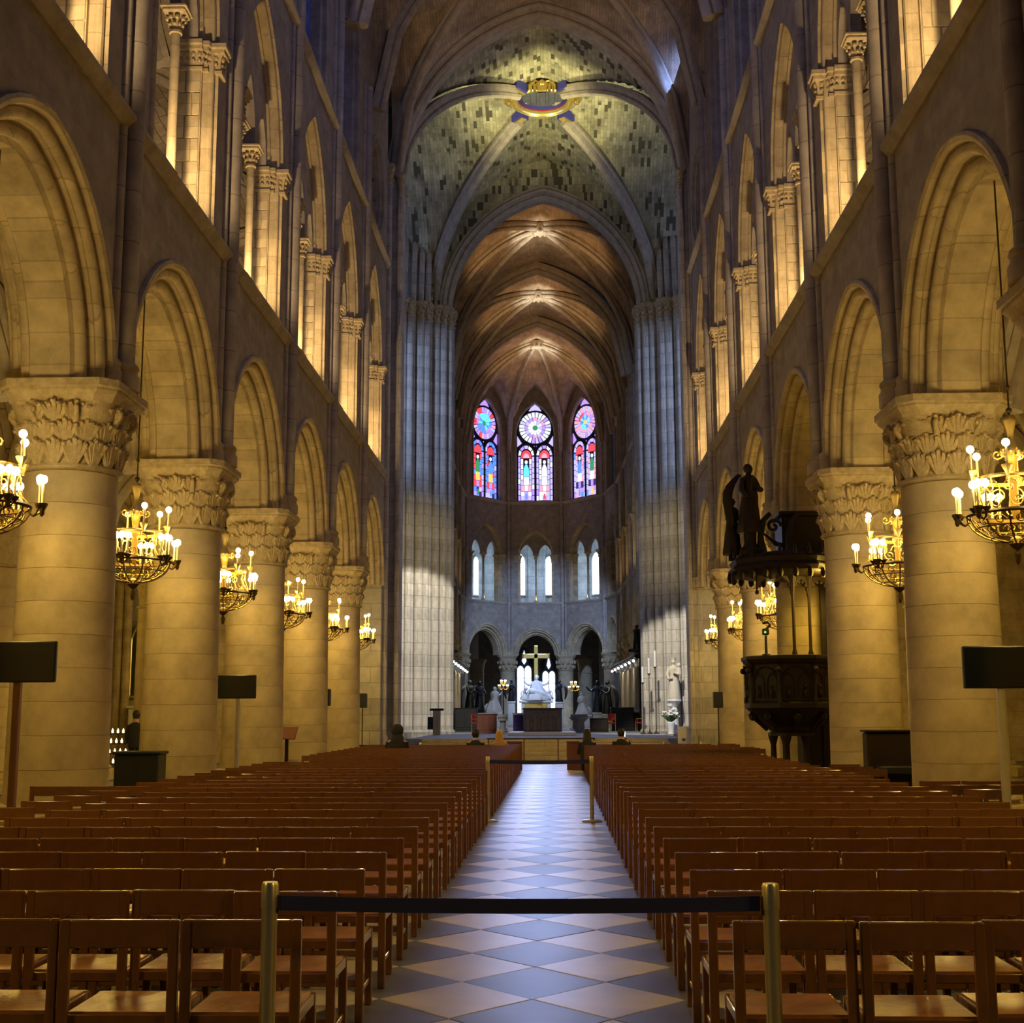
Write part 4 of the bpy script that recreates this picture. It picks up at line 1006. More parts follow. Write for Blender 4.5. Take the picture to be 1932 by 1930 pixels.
# candelabra
def candelabrum(x, y, z, label):
    t = thing('candelabrum', label, 'candelabrum', (x, y, PLAT))
    H = z-PLAT
    MB().lathe([(.26, 0), (.26, .05), (.16, .1), (.06, .2), (.04, .5), (.055, .7), (.03, .9), (.03, H-.5), (.06, H-.4), (.03, H-.3), (.02, H)], n=10).build('stem', M['iron'], t)
    mb = MB()
    for k in range(8): a = 2*pi*k/8; mb.tube([(0, 0, H-.35), (.16*cos(a), .16*sin(a), H-.42), (.30*cos(a), .30*sin(a), H-.32)], .014, 5); mb.tube([(0, 0, H-.1), (.1*cos(a+.4), .1*sin(a+.4), H-.14), (.16*cos(a+.4), .16*sin(a+.4), H-.04)], .012, 5)
    mb.build('branches', M['gilt'], t)
    for k in range(14):
        a = 2*pi*k/8 if k < 8 else 2*pi*k/6; r, zz = (.30, H-.32) if k < 8 else (.16, H-.04)
        obj('candle', cached('ccan', lambda: MB().cyl((0, 0, 0), (0, 0, .13), .016, n=6).mesh('candle', M['candle'])), t, (r*cos(a), r*sin(a), zz)); obj('bulb', cached('cbul', lambda: MB().ball((0, 0, .165), .035, 8, 6).mesh('bulb', M['bulb'])), t, (r*cos(a), r*sin(a), zz))
    lamp('POINT', (x, y-.1, z+.1), 30, GOLD, size=.25)
candelabrum(-2.8, 80, 3.55, 'tall candelabrum with a cluster of lit candles left of the white statue group')
candelabrum(1.46, 80, 3.45, 'tall candelabrum with a cluster of lit candles right of the white statue group')
M['lampwhite'] = glow('white_lamp', (1, .95, .85), 10)
M['palewood'] = plain('pale_oak', (.60, .52, .42), .45, noise=.2)
# choir stalls: dark carved backs with gilded upright slats and a row of lamps under the cornice
for s, q in ((-1, 'opposite the pulpit'), (1, 'on the pulpit side')):
    x0 = chwall(80.5, s)-s*.42; L = 20; rz = .025
    t = thing('choir_stall', 'dark carved choir stall backs with pale upright slats %s' % q, 'stalls', (x0, 80.5, PLAT), rz)
    MB().bbox((0, 0, 2.1), (.2, L, 4.2), .03).build('back_panel', M['darkwood'], t); MB().bbox((-s*.12, 0, 3.98), (.42, L, .26), .06).build('cornice', M['darkwood'], t)
    MB().bbox((-s*.36, -L*.22, .5), (.5, L*.5, 1.0), .05).build('seat_row', M['darkwood'], t)
    me = cached('slat%d' % s, lambda: MB().lathe([(.06, 0), (.06, .1), (.045, .2), (.045, 1.9), (.07, 2.1), (.02, 2.25)], n=6).mesh('slat', M['palewood']))
    for k in range(15): obj('slat', me, t, (-s*.15, -L/2+.4+k*.85, 1.2))
    for k in range(7):
        obj('lamp', cached('slamp', lambda: MB().ball((0, 0, 0), .075, 8, 6).mesh('lamp', M['lampwhite'])), t, (-s*.34, -L/2+.8+k*2.9, 3.74))
    mb = MB(); mb.bbox((0, 0, 0), (.5, 1.0, .2), .05); figure(mb, 1.4, arms='open', wings=True); mb.build('carved_finial', M['bronze'], t, (-s*.1, -L/2+1.2, 4.3), -s*pi/2, 50)
    for k in range(4): lamp('AREA', (x0-s*.6, 73.0+k*4, PLAT+3.5), 16, PALE, (x0-s*.1, 73.0+k*4, 1.2), .2, size_y=2)
# sanctuary furniture
def cabinet(name, label, cat, x, y, w_, d, h, mat, rz=0, z=PLAT, panels=3):
    t = thing(name, label, cat, (x, y, z), rz)
    MB().bbox((0, 0, h/2), (w_, d, h), .02).build('body', M[mat], t); MB().bbox((0, 0, h+.025), (w_*1.06, d*1.08, .05), .012).build('top', M[mat], t); MB().bbox((0, 0, .05), (w_*1.05, d*1.06, .1), .015).build('base', M[mat], t)
    for k in range(panels): MB().bbox((-w_/2+w_*(k+.5)/panels, -d/2-.005, h*.52), (w_/panels*.8, .03, h*.7), .01).build('panel', M[mat], t)
    return t
cabinet('organ_console', 'large black console box beside the choir entrance opposite the pulpit', 'console', -4.45, 71.3, 1.2, .9, 1.2, 'black', panels=2)
cabinet('organ_console', 'large black console box beside the choir entrance on the pulpit side', 'console', 3.95, 71.3, 1.2, .9, 1.2, 'black', panels=2)
cabinet('wooden_lectern', 'red-brown wooden lectern box near the left candelabrum', 'lectern', -2.95, 64, .95, .6, .88, 'redwood')
cabinet('dark_cabinet', 'dark low wooden cabinet right of the stone reading desk', 'cabinet', 2.55, 66.5, .9, .6, .65, 'darkwood', panels=2)
t = thing('side_table', 'small table with white top and purple cloth left of the bronze altar', 'table', (-1.6, 70, PLAT))
MB().bbox((0, 0, .92), (.62, .5, .10), .01).build('tabletop', M['white'], t); MB().bbox((0, 0, .44), (.54, .44, .87), .01).build('cloth_drape', M['purple'], t)
for l, x in (('carved grey-green stone reading desk left of the bronze altar', -2.25), ('carved grey-green stone reading desk right of the bronze altar', 1.55)):
    t = thing('reading_desk', l, 'lectern', (x, 66, PLAT)); w_ = .45 if x < 0 else .85
    MB().lathe([(.34*w_/.6, 0), (.34*w_/.6, .08), (.2*w_/.6, .16), (.18*w_/.6, .5), (.36*w_/.6, .74)], n=10).build('stem', M['grey'], t); MB().bbox((0, 0, .82), (w_, .5, .14), .03).build('top', M['grey'], t)
    mb = MB()
    for k in range(4): mb.ball((-.3*w_+.2*w_*k, -.2, .62), .07, 6, 5)
    mb.build('carving', M['grey'], t)
def red_chair(x, y, rz, label):
    t = thing('red_chair', label, 'chair', (x, y, PLAT), rz)
    MB().bbox((0, 0, .45), (.5, .46, .09), .03).build('seat', M['red'], t); MB().bbox((0, .22, .74), (.46, .06, .36), .02).build('backrest', M['red'], t)
    for sx in (-1, 1):
        for sy in (-1, 1): MB().cyl((sx*.22, sy*.2, 0), (sx*.22, sy*.2, .42 if sy < 0 else .9), .02, n=6).build('leg', M['gilt'], t)
        MB().tube([(sx*.25, .2, .66), (sx*.25, -.15, .66), (sx*.25, -.2, .45)], .02, 5).build('armrest', M['gilt'], t)
red_chair(-3.6, 67, 1.2, 'red velvet chair with gilt legs left of the altar beside the brown lectern')
red_chair(3.15, 68, -.6, 'red velvet armchair right of the altar seen from its front')
red_chair(4.68, 67.5, -1.8, 'red velvet armchair against the foot of the spotlit pier')
# three big candles on stands by the right pier
for i, (x, z0, z1) in enumerate(((4.33, 3.05, 3.76), (4.62, 3.45, 4.15), (4.90, 3.75, 4.48))):
    t = thing('tall_candle', ['lowest of the three tall candles on stands beside the spotlit pier', 'middle one of the three tall candles on stands beside the spotlit pier', 'highest of the three tall candles on stands beside the spotlit pier'][i], 'candle', (x, 59.6, PLAT))
    MB().lathe([(.13, 0), (.13, .04), (.04, .1), (.014, .3), (.014, z0-PLAT-.08), (.07, z0-PLAT-.03), (.09, z0-PLAT)], n=10).build('stand', M['iron'], t); MB().cyl((0, 0, z0-PLAT), (0, 0, z1-PLAT), .045, n=8).build('candle', M['white'], t)
# processional stand on the left
t = thing('wooden_stand', 'wooden notice stand with a crossbar and dark panel before the left fluted pier', 'stand', (-4.9, 58.8, PLAT))
MB().bbox((0, 0, .55), (.34, .12, 1.1), .015).build('post', M['step'], t); MB().bbox((0, 0, 1.12), (.62, .14, .10), .015).build('crossbar', M['darkwood'], t); MB().bbox((-.28, -.08, .52), (.24, .05, .55), .01).build('panel', M['black'], t)
# white notice boards
def notice(x, y, z0, z1, label):
    t = thing('notice_board', label, 'sign', (x, y, 0))
    MB().bbox((0, 0, (z0+z1)/2), (.42, .03, z1-z0), .008).build('board', M['white'], t); MB().lathe([(.18, 0), (.18, .02), (.02, .04), (.016, z0)], n=10).build('post', M['steel'], t)
    MB().box((.0, -.018, z0+.14), (.12, .006, .09)).build('printed_mark', M['purple'], t)
notice(4.95, 47.2, .60, 1.20, 'white notice board on a thin post near the flower vase')
notice(6.45, 45.2, .66, 1.20, 'white notice board on a thin post before the far pillar on the pulpit side')

# ================================================================== NAVE: FLOOR, CHAIRS, CHANDELIERS, PULPIT, PEOPLE
def floor_mat():
    m, N, L, b = nodes('dark_floor_slabs'); b.inputs['Roughness'].default_value = .4
    tc = N.new('ShaderNodeTexCoord'); mp = N.new('ShaderNodeMapping'); mp.inputs['Rotation'].default_value = (0, 0, pi/4); mp.inputs['Scale'].default_value = (1.5, 1.5, 1)
    ch = N.new('ShaderNodeTexChecker'); ch.inputs['Scale'].default_value = 1; ch.inputs[1].default_value = (.20, .17, .15, 1); ch.inputs[2].default_value = (.09, .085, .085, 1)
    L.new(tc.outputs['Object'], mp.inputs[0]); L.new(mp.outputs[0], ch.inputs[0]); L.new(ch.outputs[0], b.inputs['Base Color']); return m
M['floor'] = floor_mat()
def tile_mat(name, col, rough):
    m, N, L, b = nodes(name)
    tc = N.new('ShaderNodeTexCoord'); oi = N.new('ShaderNodeObjectInfo'); nz = N.new('ShaderNodeTexNoise'); nz.inputs['Scale'].default_value = 3; nz.inputs['Detail'].default_value = 5
    ad = N.new('ShaderNodeVectorMath'); ad.operation = 'ADD'; L.new(tc.outputs['Object'], ad.inputs[0]); L.new(oi.outputs['Location'], ad.inputs[1]); L.new(ad.outputs[0], nz.inputs['Vector'])
    h = N.new('ShaderNodeMath'); h.operation = 'MULTIPLY_ADD'; h.inputs[1].default_value = .28; h.inputs[2].default_value = .70; L.new(oi.outputs['Random'], h.inputs[0])
    s = N.new('ShaderNodeMath'); s.operation = 'MULTIPLY_ADD'; s.inputs[1].default_value = .35; L.new(nz.outputs['Fac'], s.inputs[0]); L.new(h.outputs[0], s.inputs[2])
    mx = N.new('ShaderNodeMix'); mx.data_type = 'RGBA'; mx.blend_type = 'MULTIPLY'; mx.inputs[0].default_value = 1; mx.inputs[6].default_value = col+(1,)
    L.new(s.outputs[0], mx.inputs[7]); L.new(mx.outputs[2], b.inputs['Base Color'])
    rr = N.new('ShaderNodeMapRange'); rr.inputs[3].default_value = rough-.02; rr.inputs[4].default_value = rough+.04; L.new(nz.outputs['Fac'], rr.inputs[0]); L.new(rr.outputs[0], b.inputs['Roughness'])
    bp = N.new('ShaderNodeBump'); bp.inputs['Strength'].default_value = .12; bp.inputs['Distance'].default_value = .02; L.new(nz.outputs['Fac'], bp.inputs['Height']); L.new(bp.outputs[0], b.inputs['Normal'])
    b.inputs['Specular IOR Level'].default_value = .55; return m
M['tile_light'] = tile_mat('pale_marble_tile', (.74, .64, .62), .34); M['tile_dark'] = tile_mat('blue_grey_marble_tile', (.19, .19, .32), .36)
fl = structure('floor'); MB().slab([(-24, -4), (24, -4), (24, 64), (-24, 64)], -.3, -.012).build('floor_bed', M['floor'], fl, smooth=0)
MB().slab([(-24, 64), (24, 64), (24, 118), (-24, 118)], -.3, -.012).build('floor_bed', M['floor'], fl, smooth=0)
def m_tile(mat):
    a, b, e = .45-.004, .5-.004, .006; mb = MB()
    mb.loft([[(a, 0, -.02), (0, b, -.02), (-a, 0, -.02), (0, -b, -.02)], [(a, 0, -.003), (0, b, -.003), (-a, 0, -.003), (0, -b, -.003)], [(a-e, 0, 0), (0, b-e, 0), (-a+e, 0, 0), (0, -b+e, 0)]], True, False, True)
    return mb.mesh('tile', mat, 0)
tl, td = m_tile(M['tile_light']), m_tile(M['tile_dark'])
for j in range(12, 95):
    y = .5*j
    if y > 47: break
    for k in range(-3, 4):
        # corners lie on x = .34 + .9 i, y = 8 + j
        if (k+j) % 2: continue
        light = (k % 2 != 0)
        if abs(k) > 2 and j > 40: continue
        o = obj('tile', tl if light else td, fl, (.34+.45*k, y+.5, random.uniform(-.0015, .0015)))

# ------------------------------------------------------------------ chairs
def m_seat():
    mb = MB(); R = []
    for i in range(5):
        v = -1+.5*i; R.append([(u*.215, .235+v*.205, .435-.018*(1-u*u)*(1-v*v)) for u in (-1, -.5, 0, .5, 1)])
    mb.grid(R); mb.grid([[(p[0], p[1], p[2]-.03) for p in r] for r in R])
    for s in (0, 4): mb.grid([[r[s] for r in R], [(r[s][0], r[s][1], r[s][2]-.03) for r in R]]); mb.grid([R[s], [(p[0], p[1], p[2]-.03) for p in R[s]]])
    return mb.mesh('seat', M['leather'], 50)
def chair_parts():
    P = {}
    P['back_rail'] = MB().bbox((0, 0, .752), (.43, .026, .115), .006).mesh('back_rail', M['wood'], 30)
    P['leg_b'] = MB().bbox((0, 0, .405), (.044, .036, .81), .006).mesh('leg', M['wood'], 30)
    P['leg_f'] = MB().bbox((0, 0, .215), (.042, .036, .43), .005).mesh('leg', M['wood'], 30)
    P['seat'] = m_seat()
    mb = MB()
    for s in (-1, 1): mb.bbox((s*.222, .235, .405), (.022, .43, .045), .004)
    for y in (.02, .445): mb.bbox((0, y, .405), (.42, .022, .045), .004)
    P['seat_frame'] = mb.mesh('seat_frame', M['wood'], 30)
    mb = MB(); mb.bbox((0, .012, .20), (.42, .018, .035), .004)
    for s in (-1, 1): mb.bbox((s*.215, .235, .14), (.018, .40, .03), .004)
    P['stretcher'] = mb.mesh('stretcher', M['wood'], 30)
    mb = MB()
    for s in (-1, 1):
        mb.box((s*.228, 0, .405), (.044, .036, .81)); mb.box((s*.215, .445, .215), (.042, .036, .43)); mb.box((s*.222, .235, .405), (.022, .43, .045))
    mb.box((0, .02, .405), (.42, .022, .045)); P['frame'] = mb.mesh('frame', M['wood'], 30)
    mb = MB()
    for s in (-1, 1): mb.box((s*.228, 0, .405), (.044, .036, .81)); mb.box((s*.215, .445, .215), (.042, .036, .43))
    mb.box((0, 0, .752), (.43, .026, .115)); n = len(mb.f); mb.box((0, .235, .415), (.44, .44, .04))
    P['whole'] = mb
    return P
CP = chair_parts()
def chair(x, y, rz, label, group, full):
    t = thing('wooden_chair', label, 'chair', (x, y, 0), rz, group)
    obj('back_rail', CP['back_rail'], t); obj('seat', CP['seat'], t)
    if full:
        for s in (-1, 1): obj('leg', CP['leg_b'], t, (s*.228, 0, 0)); obj('leg', CP['leg_f'], t, (s*.215, .445, 0))
        obj('seat_frame', CP['seat_frame'], t); obj('stretcher', CP['stretcher'], t)
    else: obj('frame', CP['frame'], t)
    return t
Y0, DR = 5.59, .905
NROW = 36; R = random.Random(11)
far = MB(); n_ch = 0
def far_chair(x, y):
    s = len(far.v); w0 = CP['whole']; far.add([(a+x, b+y, c) for a, b, c in w0.v], w0.f)
for i in range(NROW):
    y = Y0+DR*i
    for k in range(7):
        for s in (-1, 1):
            x = -.56-.255-.51*k if s < 0 else 1.21+.255+.51*k
            dx, dy, a = R.uniform(-.002, .002), R.uniform(-.03, .03), R.uniform(-.006, .006)
            if i < 18:
                side = 'opposite the pulpit' if s < 0 else 'on the pulpit side'
                l = 'wooden chair, %s from the aisle in the %s row %s' % (ORD[k+1], ORD[i+1], side)
                chair(x+dx, y+dy, a, l, 'chairs in rows along the tiled aisle', i < 5)
            else: far_chair(x+dx, y+dy)
    for k in range(3):
        for s in (-1, 1):
            x = -4.62-.51*k if s < 0 else 5.25+.51*k
            if k > 0 and any(abs(y+.2-q) < 1.15 for q in (YL if s < 0 else YR)): continue
            yy = y+.35
            if k > 0 and abs(yy-14.4) < .6: continue
            if s > 0 and any(abs(yy+.2-q) < 1.15 for q in YR): continue
            if 5 <= i < 13:
                l = 'wooden side chair, %s outward in the %s outer row %s' % (ORD[k+1], ORD[i-4], 'opposite the pulpit' if s < 0 else 'on the pulpit side')
                chair(x+R.uniform(-.02, .02), yy, R.uniform(-.04, .04), l, 'side chairs between the pillars', False)
            elif i >= 13 and k == 0 and not (s > 0 and 22 < y < 31.5) and not (s < 0 and 24 < y < 27): far_chair(x, yy)
me = far.mesh('far_chairs', M['wood'], 0); o = obj('far_chairs', me); o['kind'] = 'stuff'; tag(o, 'rows of wooden chairs filling the far half of the nave', 'chairs')
# bench ends before the steps
for x, l in ((-.8, 'dark wooden kneeling bench end left of the tiled aisle before the steps'), (.98, 'dark wooden kneeling bench end right of the tiled aisle before the steps')):
    t = thing('kneeling_bench', l, 'bench', (x, 39.6, 0))
    MB().bbox((0, 0, .40), (.40, .06, .80), .01).build('front_panel', M['redwood'], t); MB().bbox((0, .1, .83), (.46, .3, .05), .01).build('top', M['redwood'], t)
    for s in (-1, 1): MB().bbox((s*.2, .12, .4), (.04, .26, .8), .008).build('side_panel', M['redwood'], t)

# ------------------------------------------------------------------ barrier posts and belts
def barrier_post(x, y, h, label, slot=0):
    t = thing('barrier_post', label, 'barrier', (x, y, 0))
    MB().lathe([(.16, 0), (.16, .015), (.13, .03), (.034, .04)], n=20).build('base', M['steel'], t)
    MB().lathe([(.032, .03), (.032, h-.10)], n=18).build('post', M['steel'], t); MB().lathe([(.0345, h-.10), (.0345, h-.012), (.030, h), (.004, h)], n=18).build('cap', M['steel'], t)
    if slot:
        MB().bbox((slot*.032, 0, h-.085), (.012, .02, .075), .003).build('belt_slot', M['black'], t)
    return t
def belt(x0, x1, y, z, hgt, label, sag=.015):
    mb = MB(); rows = [[], [], [], []]
    for i in range(17):
        t = i/16; x = x0+(x1-x0)*t; zz = z-sag*4*t*(1-t)
        for r, (dy, dz) in zip(rows, ((-.002, hgt/2), (-.002, -hgt/2), (.002, -hgt/2), (.002, hgt/2))): r.append((x, y+dy, zz+dz))
    mb.grid(rows+[rows[0]]); return tag(mb.build('barrier_belt', M['belt'], smooth=30), label, 'belt')
barrier_post(-.66, 5.40, .985, 'shiny metal barrier post nearest the camera before the chairs opposite the pulpit', 1)
barrier_post(1.34, 5.37, .985, 'shiny metal barrier post nearest the camera before the chairs on the pulpit side', -1)
belt(-.62, 1.30, 5.39, .905, .058, 'dark navy belt stretched across the aisle close to the camera', .012)
barrier_post(-.60, 20.76, 1.0, 'thin barrier post halfway down the aisle opposite the pulpit', 1)
barrier_post(1.02, 20.76, 1.0, 'thin barrier post halfway down the aisle on the pulpit side', -1)
belt(-.57, .98, 20.76, .92, .06, 'dark belt stretched across the aisle halfway down the nave')
for x, l in ((-6.05, 'barrier post between the far pillars opposite the pulpit'), (-3.84, 'barrier post behind the last chairs beside the hooded person'), (3.79, 'barrier post behind the last chairs on the pulpit side'), (4.95, 'barrier post by the far pillars on the pulpit side')):
    barrier_post(x, 41.6, .78, l)
belt(-6.02, -3.87, 41.6, .70, .05, 'dark belt behind the last chairs opposite the pulpit'); belt(3.82, 4.92, 41.6, .70, .05, 'dark belt behind the last chairs on the pulpit side')
t = thing('hand_rail', 'long thin dark rail across the foot of the pale sanctuary steps', 'rail', (-.1, 46.6, 0))
MB().cyl((-1.9, 0, .80), (1.9, 0, .80), .025, n=8).build('bar', M['iron'], t)
for x in (-1.85, -.6, .6, 1.85): MB().cyl((x, 0, 0), (x, 0, .80), .02, n=8).build('upright', M['iron'], t)

# ------------------------------------------------------------------ chandeliers
def spiral(c, u, v, r, turns=1.3, n=12, a0=0):
    return [tuple(Vector(c)+Vector(u)*(r*(1-i/n*.85)*cos(a0+turns*2*pi*i/n))+Vector(v)*(r*(1-i/n*.85)*sin(a0+turns*2*pi*i/n))) for i in range(n+1)]
def chandelier_meshes():
    D = {}
    D['rod'] = MB().cyl((0, 0, 1.2), (0, 0, 4.6), .012, n=6).ball((0, 0, 1.32), .04, 8, 6).ball((0, 0, 1.62), .03, 6, 5).mesh('rod', M['iron'])
    D['stem'] = MB().lathe([(.02, -.05), (.05, .05), (.05, .4), (.085, .44), (.085, .48), (.05, .52), (.055, .60), (.07, .70), (.115, .78), (.105, .82), (.07, .86), (.04, .95), (.035, 1.0), (.05, 1.08), (.075, 1.18), (.078, 1.22), (.06, 1.25), (.02, 1.26)], n=14).mesh('stem', M['gilt'], 45)
    mb = MB()
    for k in range(6):
        a = 2*pi*k/6; u = (cos(a), sin(a), 0); mb.tube(spiral((.17*cos(a), .17*sin(a), .78), u, (0, 0, 1), .07, 1.2, 10, pi), .014, 5)
    D['volutes'] = mb.mesh('volutes', M['gilt'])
    def ring(r, z, h, t):
        mb = MB(); mb.lathe([(r-t, z), (r, z-h/2), (r+t, z), (r, z+h/2), (r-t, z)], n=36, cap=False); return mb
    D['upper_ring'] = ring(.43, .45, .05, .014).mesh('upper_ring', M['gilt']); mb = ring(.57, 0, .05, .016); mb.lathe([(.535, -.02), (.535, .02)], n=36, cap=False); D['lower_ring'] = mb.mesh('lower_ring', M['iron'])
    mb = MB()
    for k in range(12):
        a = 2*pi*k/12; u = (-sin(a), cos(a), 0); c = .40 if k % 2 else .44
        mb.tube(spiral((c*cos(a), c*sin(a), .31), u, (0, 0, 1), .10, 1.3, 12), .009, 5); mb.tube(spiral((.47*cos(a+.2), .47*sin(a+.2), .13), u, (0, 0, 1), .085, 1.3, 12, pi), .009, 5)
        mb.tube([(.43*cos(a), .43*sin(a), .44), (.40*cos(a), .40*sin(a), .3), (.47*cos(a), .47*sin(a), .12), (.57*cos(a), .57*sin(a), .01)], .008, 5)
    D['scroll_band'] = mb.mesh('scroll_band', M['gilt'])
    mb = MB()
    for k in range(12):
        a = 2*pi*k/12; mb.tube([((.55*cos(b)+.02)*cos(a), (.55*cos(b)+.02)*sin(a), -.34*sin(b)) for b in [i*pi/2/7 for i in range(8)]], .012, 5)
        for b, r in ((.35, .085), (.75, .075)):
            c = (.5*cos(b)*cos(a+.26), .5*cos(b)*sin(a+.26), -.30*sin(b)); mb.tube(spiral(c, (-sin(a+.26), cos(a+.26), 0), (cos(a)*.5, sin(a)*.5, .8), r, 1.3, 9), .008, 4)
    for b in (.5, 1.0): mb.tube([(.54*cos(b)*cos(2*pi*k/24), .54*cos(b)*sin(2*pi*k/24), -.34*sin(b)) for k in range(24)], .009, 5, closed=True)
    D['scroll_basket'] = mb.mesh('scroll_basket', M['iron'])
    D['finial'] = MB().lathe([(.01, -.62), (.03, -.58), (.045, -.5), (.02, -.44), (.07, -.40), (.10, -.36), (.08, -.30), (.02, -.26)], n=10).mesh('finial', M['iron'])
    mb = MB(); mb.tube([(.54, 0, -.06), (.60, 0, -.10), (.67, 0, -.05), (.69, 0, .0)], .014, 5)
    for s in (-1, 1): mb.tube([(.60, 0, -.09), (.63, s*.06, -.07), (.66, s*.09, -.01)], .012, 5); mb.lathe([(.015, -.01), (.05, .03), (.055, .05), (.03, .05)], c=(.66, s*.09, -.01), n=8)
    mb.lathe([(.012, -.10), (.03, -.07), (.03, -.03), (.06, .03), (.065, .055), (.03, .055)], c=(.69, 0, .0), n=8); D['bracket'] = mb.mesh('bracket', M['iron'])
    mb = MB(); mb.tube([(.43, 0, .45), (.49, 0, .42), (.52, 0, .46)], .012, 5); mb.lathe([(.012, .42), (.03, .46), (.065, .53), (.07, .55), (.03, .55)], c=(.52, 0, 0), n=8); D['upper_bracket'] = mb.mesh('bracket', M['gilt'])
    D['candle'] = MB().cyl((0, 0, 0), (0, 0, .25), .014, n=6).mesh('candle', M['candle'])
    D['bulb'] = MB().ball((0, 0, .285), .048, 8, 6, (1, 1, 1.1)).mesh('bulb', M['bulb'], 90)
    return D
CD = chandelier_meshes()
CH_POWER = 130
def glow_of(x, y, z):
    lamp('POINT', (x, y, z+.42), CH_POWER, GOLD, size=.35); lamp('SPOT', (x, y, z+.55), 290, GOLD, (x, y, 0), .35, 172, .25)
def chandelier(x, y, label, rot, z=4.06):
    t = thing('chandelier', label, 'chandelier', (x, y, z), rot, 'gilt chandeliers hanging under the arcade arches')
    for k in ('rod', 'stem', 'volutes', 'upper_ring', 'lower_ring', 'scroll_band', 'scroll_basket', 'finial'): obj(k, CD[k], t)
    def light(p, sc):
        c = obj('candle', CD['candle'], t, p, None, sc); obj('bulb', CD['bulb'], c)
    for k in range(6):
        a = 2*pi*k/6; obj('bracket', CD['bracket'], t, (0, 0, 0), a)
        for r, da in ((.69, 0), (.666, .135), (.666, -.135)):
            if r == .69 or True: light((r*cos(a+da), r*sin(a+da), .045 if da else .055), (1, 1, 1))
    for k in range(6):
        a = 2*pi*(k+.5)/6; obj('bracket', CD['upper_bracket'], t, (0, 0, 0), a); light((.52*cos(a), .52*sin(a), .55), (1, 1, .95))
    glow_of(x, y, z)
hl = ['half out of view before the nearest pillar', 'in the arch above the low black chest', 'in the arch above the smaller screen', 'in the fourth arch', 'in the fifth arch', 'in the arch nearest the crossing pier']
for i in range(6):
    chandelier(-6.17, 14.7+5.6*i, 'lit chandelier opposite the pulpit %s' % hl[i], .35+i*.21)
hr = ['half out of view beside the nearest pillar', 'in the second arch before the pillar with the piano', 'hidden behind the pillar with the piano', 'seen between the pulpit canopy and drum', 'just left of the pulpit canopy', 'nearest the crossing pier']
for i in range(6):
    if i == 2: glow_of(6.17, 16.15+5.6*i, 4.06); continue
    chandelier(6.17, 16.15+5.6*i, 'lit chandelier on the pulpit side, %s' % hr[i], .6+i*.23)

# ------------------------------------------------------------------ pulpit
t = thing('pulpit', 'dark carved wooden pulpit with a canopy, statues on top and a panelled drum', 'pulpit', (5.45, 28.3, 0))
PX = M['darkwood']
def octring(r, z, n=8, a=pi/8): return [(r*cos(a+2*pi*k/n), r*sin(a+2*pi*k/n), z) for k in range(n)]
MB().loft([octring(r, z) for r, z in ((.90, 1.72), (.98, 1.76), (.98, 1.86), (.92, 1.9), (.92, 2.66), (1.0, 2.72), (1.04, 2.78), (1.04, 2.84), (.9, 2.86))], True, True, True).build('drum', PX, t, smooth=25)
for k in range(8):
    a = 2*pi*k/8; mb = MB()
    for s in (-1, 1):
        P = arch_pts(s*.17, .13, .20, 2.28, 0, 5, 1.98); mb.tube([(x, 0, z) for x, z in P], .018, 5)
    mb.tube([(x, 0, z) for x, z in arch_pts(0, .33, .36, 2.26, 0, 6, 1.95)], .024, 5); mb.bbox((0, .02, 1.94), (.66, .05, .05), .01)
    for s in (-.17, .17): mb.ball((s, -.02, 2.06), .05, 6, 5, (1, 1, 2)); mb.ball((s, -.03, 2.20), .035, 6, 5)
    mb.xf(Matrix.Rotation(a+pi/2, 4, 'Z') @ Matrix.Translation((0, -.86, 0))); mb.build('carved_panel', PX, t)
    mb = MB(); mb.lathe([(.05, 1.86), (.05, 1.95), (.03, 2.0), (.03, 2.55), (.06, 2.66)], c=(.95*cos(a+pi/8), .95*sin(a+pi/8), 0), n=6); mb.ball((1.0*cos(a+pi/8), 1.0*sin(a+pi/8), 2.55), .07, 6, 5); mb.build('corner_post', PX, t)
MB().loft([octring(r, z) for r, z in ((.95, 1.74), (.80, 1.62), (.62, 1.5), (.45, 1.36), (.42, 1.28), (.50, 1.24), (.50, 1.18))], True, True, True).build('underside', PX, t, smooth=25)
mb = MB()
for k in range(8): a = 2*pi*k/8; mb.tube([(.86*cos(a), .86*sin(a), 1.66), (.66*cos(a), .66*sin(a), 1.46), (.5*cos(a), .5*sin(a), 1.30)], [.07, .05, .04], 5); mb.ball((.80*cos(a), .80*sin(a), 1.58), .09, 6, 5)
mb.build('carved_brackets', PX, t)
for k in range(5):
    a = 2*pi*k/5+.5; r = .38; MB().lathe([(.12, 0), (.12, .25), (.07, .32), (.06, 1.0), (.10, 1.14), (.11, 1.2)], c=(r*cos(a), r*sin(a), 0), n=10).build('column', PX, t)
MB().loft([octring(r, z) for r, z in ((.62, 0), (.62, .16), (.54, .2))], True, True, True).build('foot', PX, t, smooth=25)
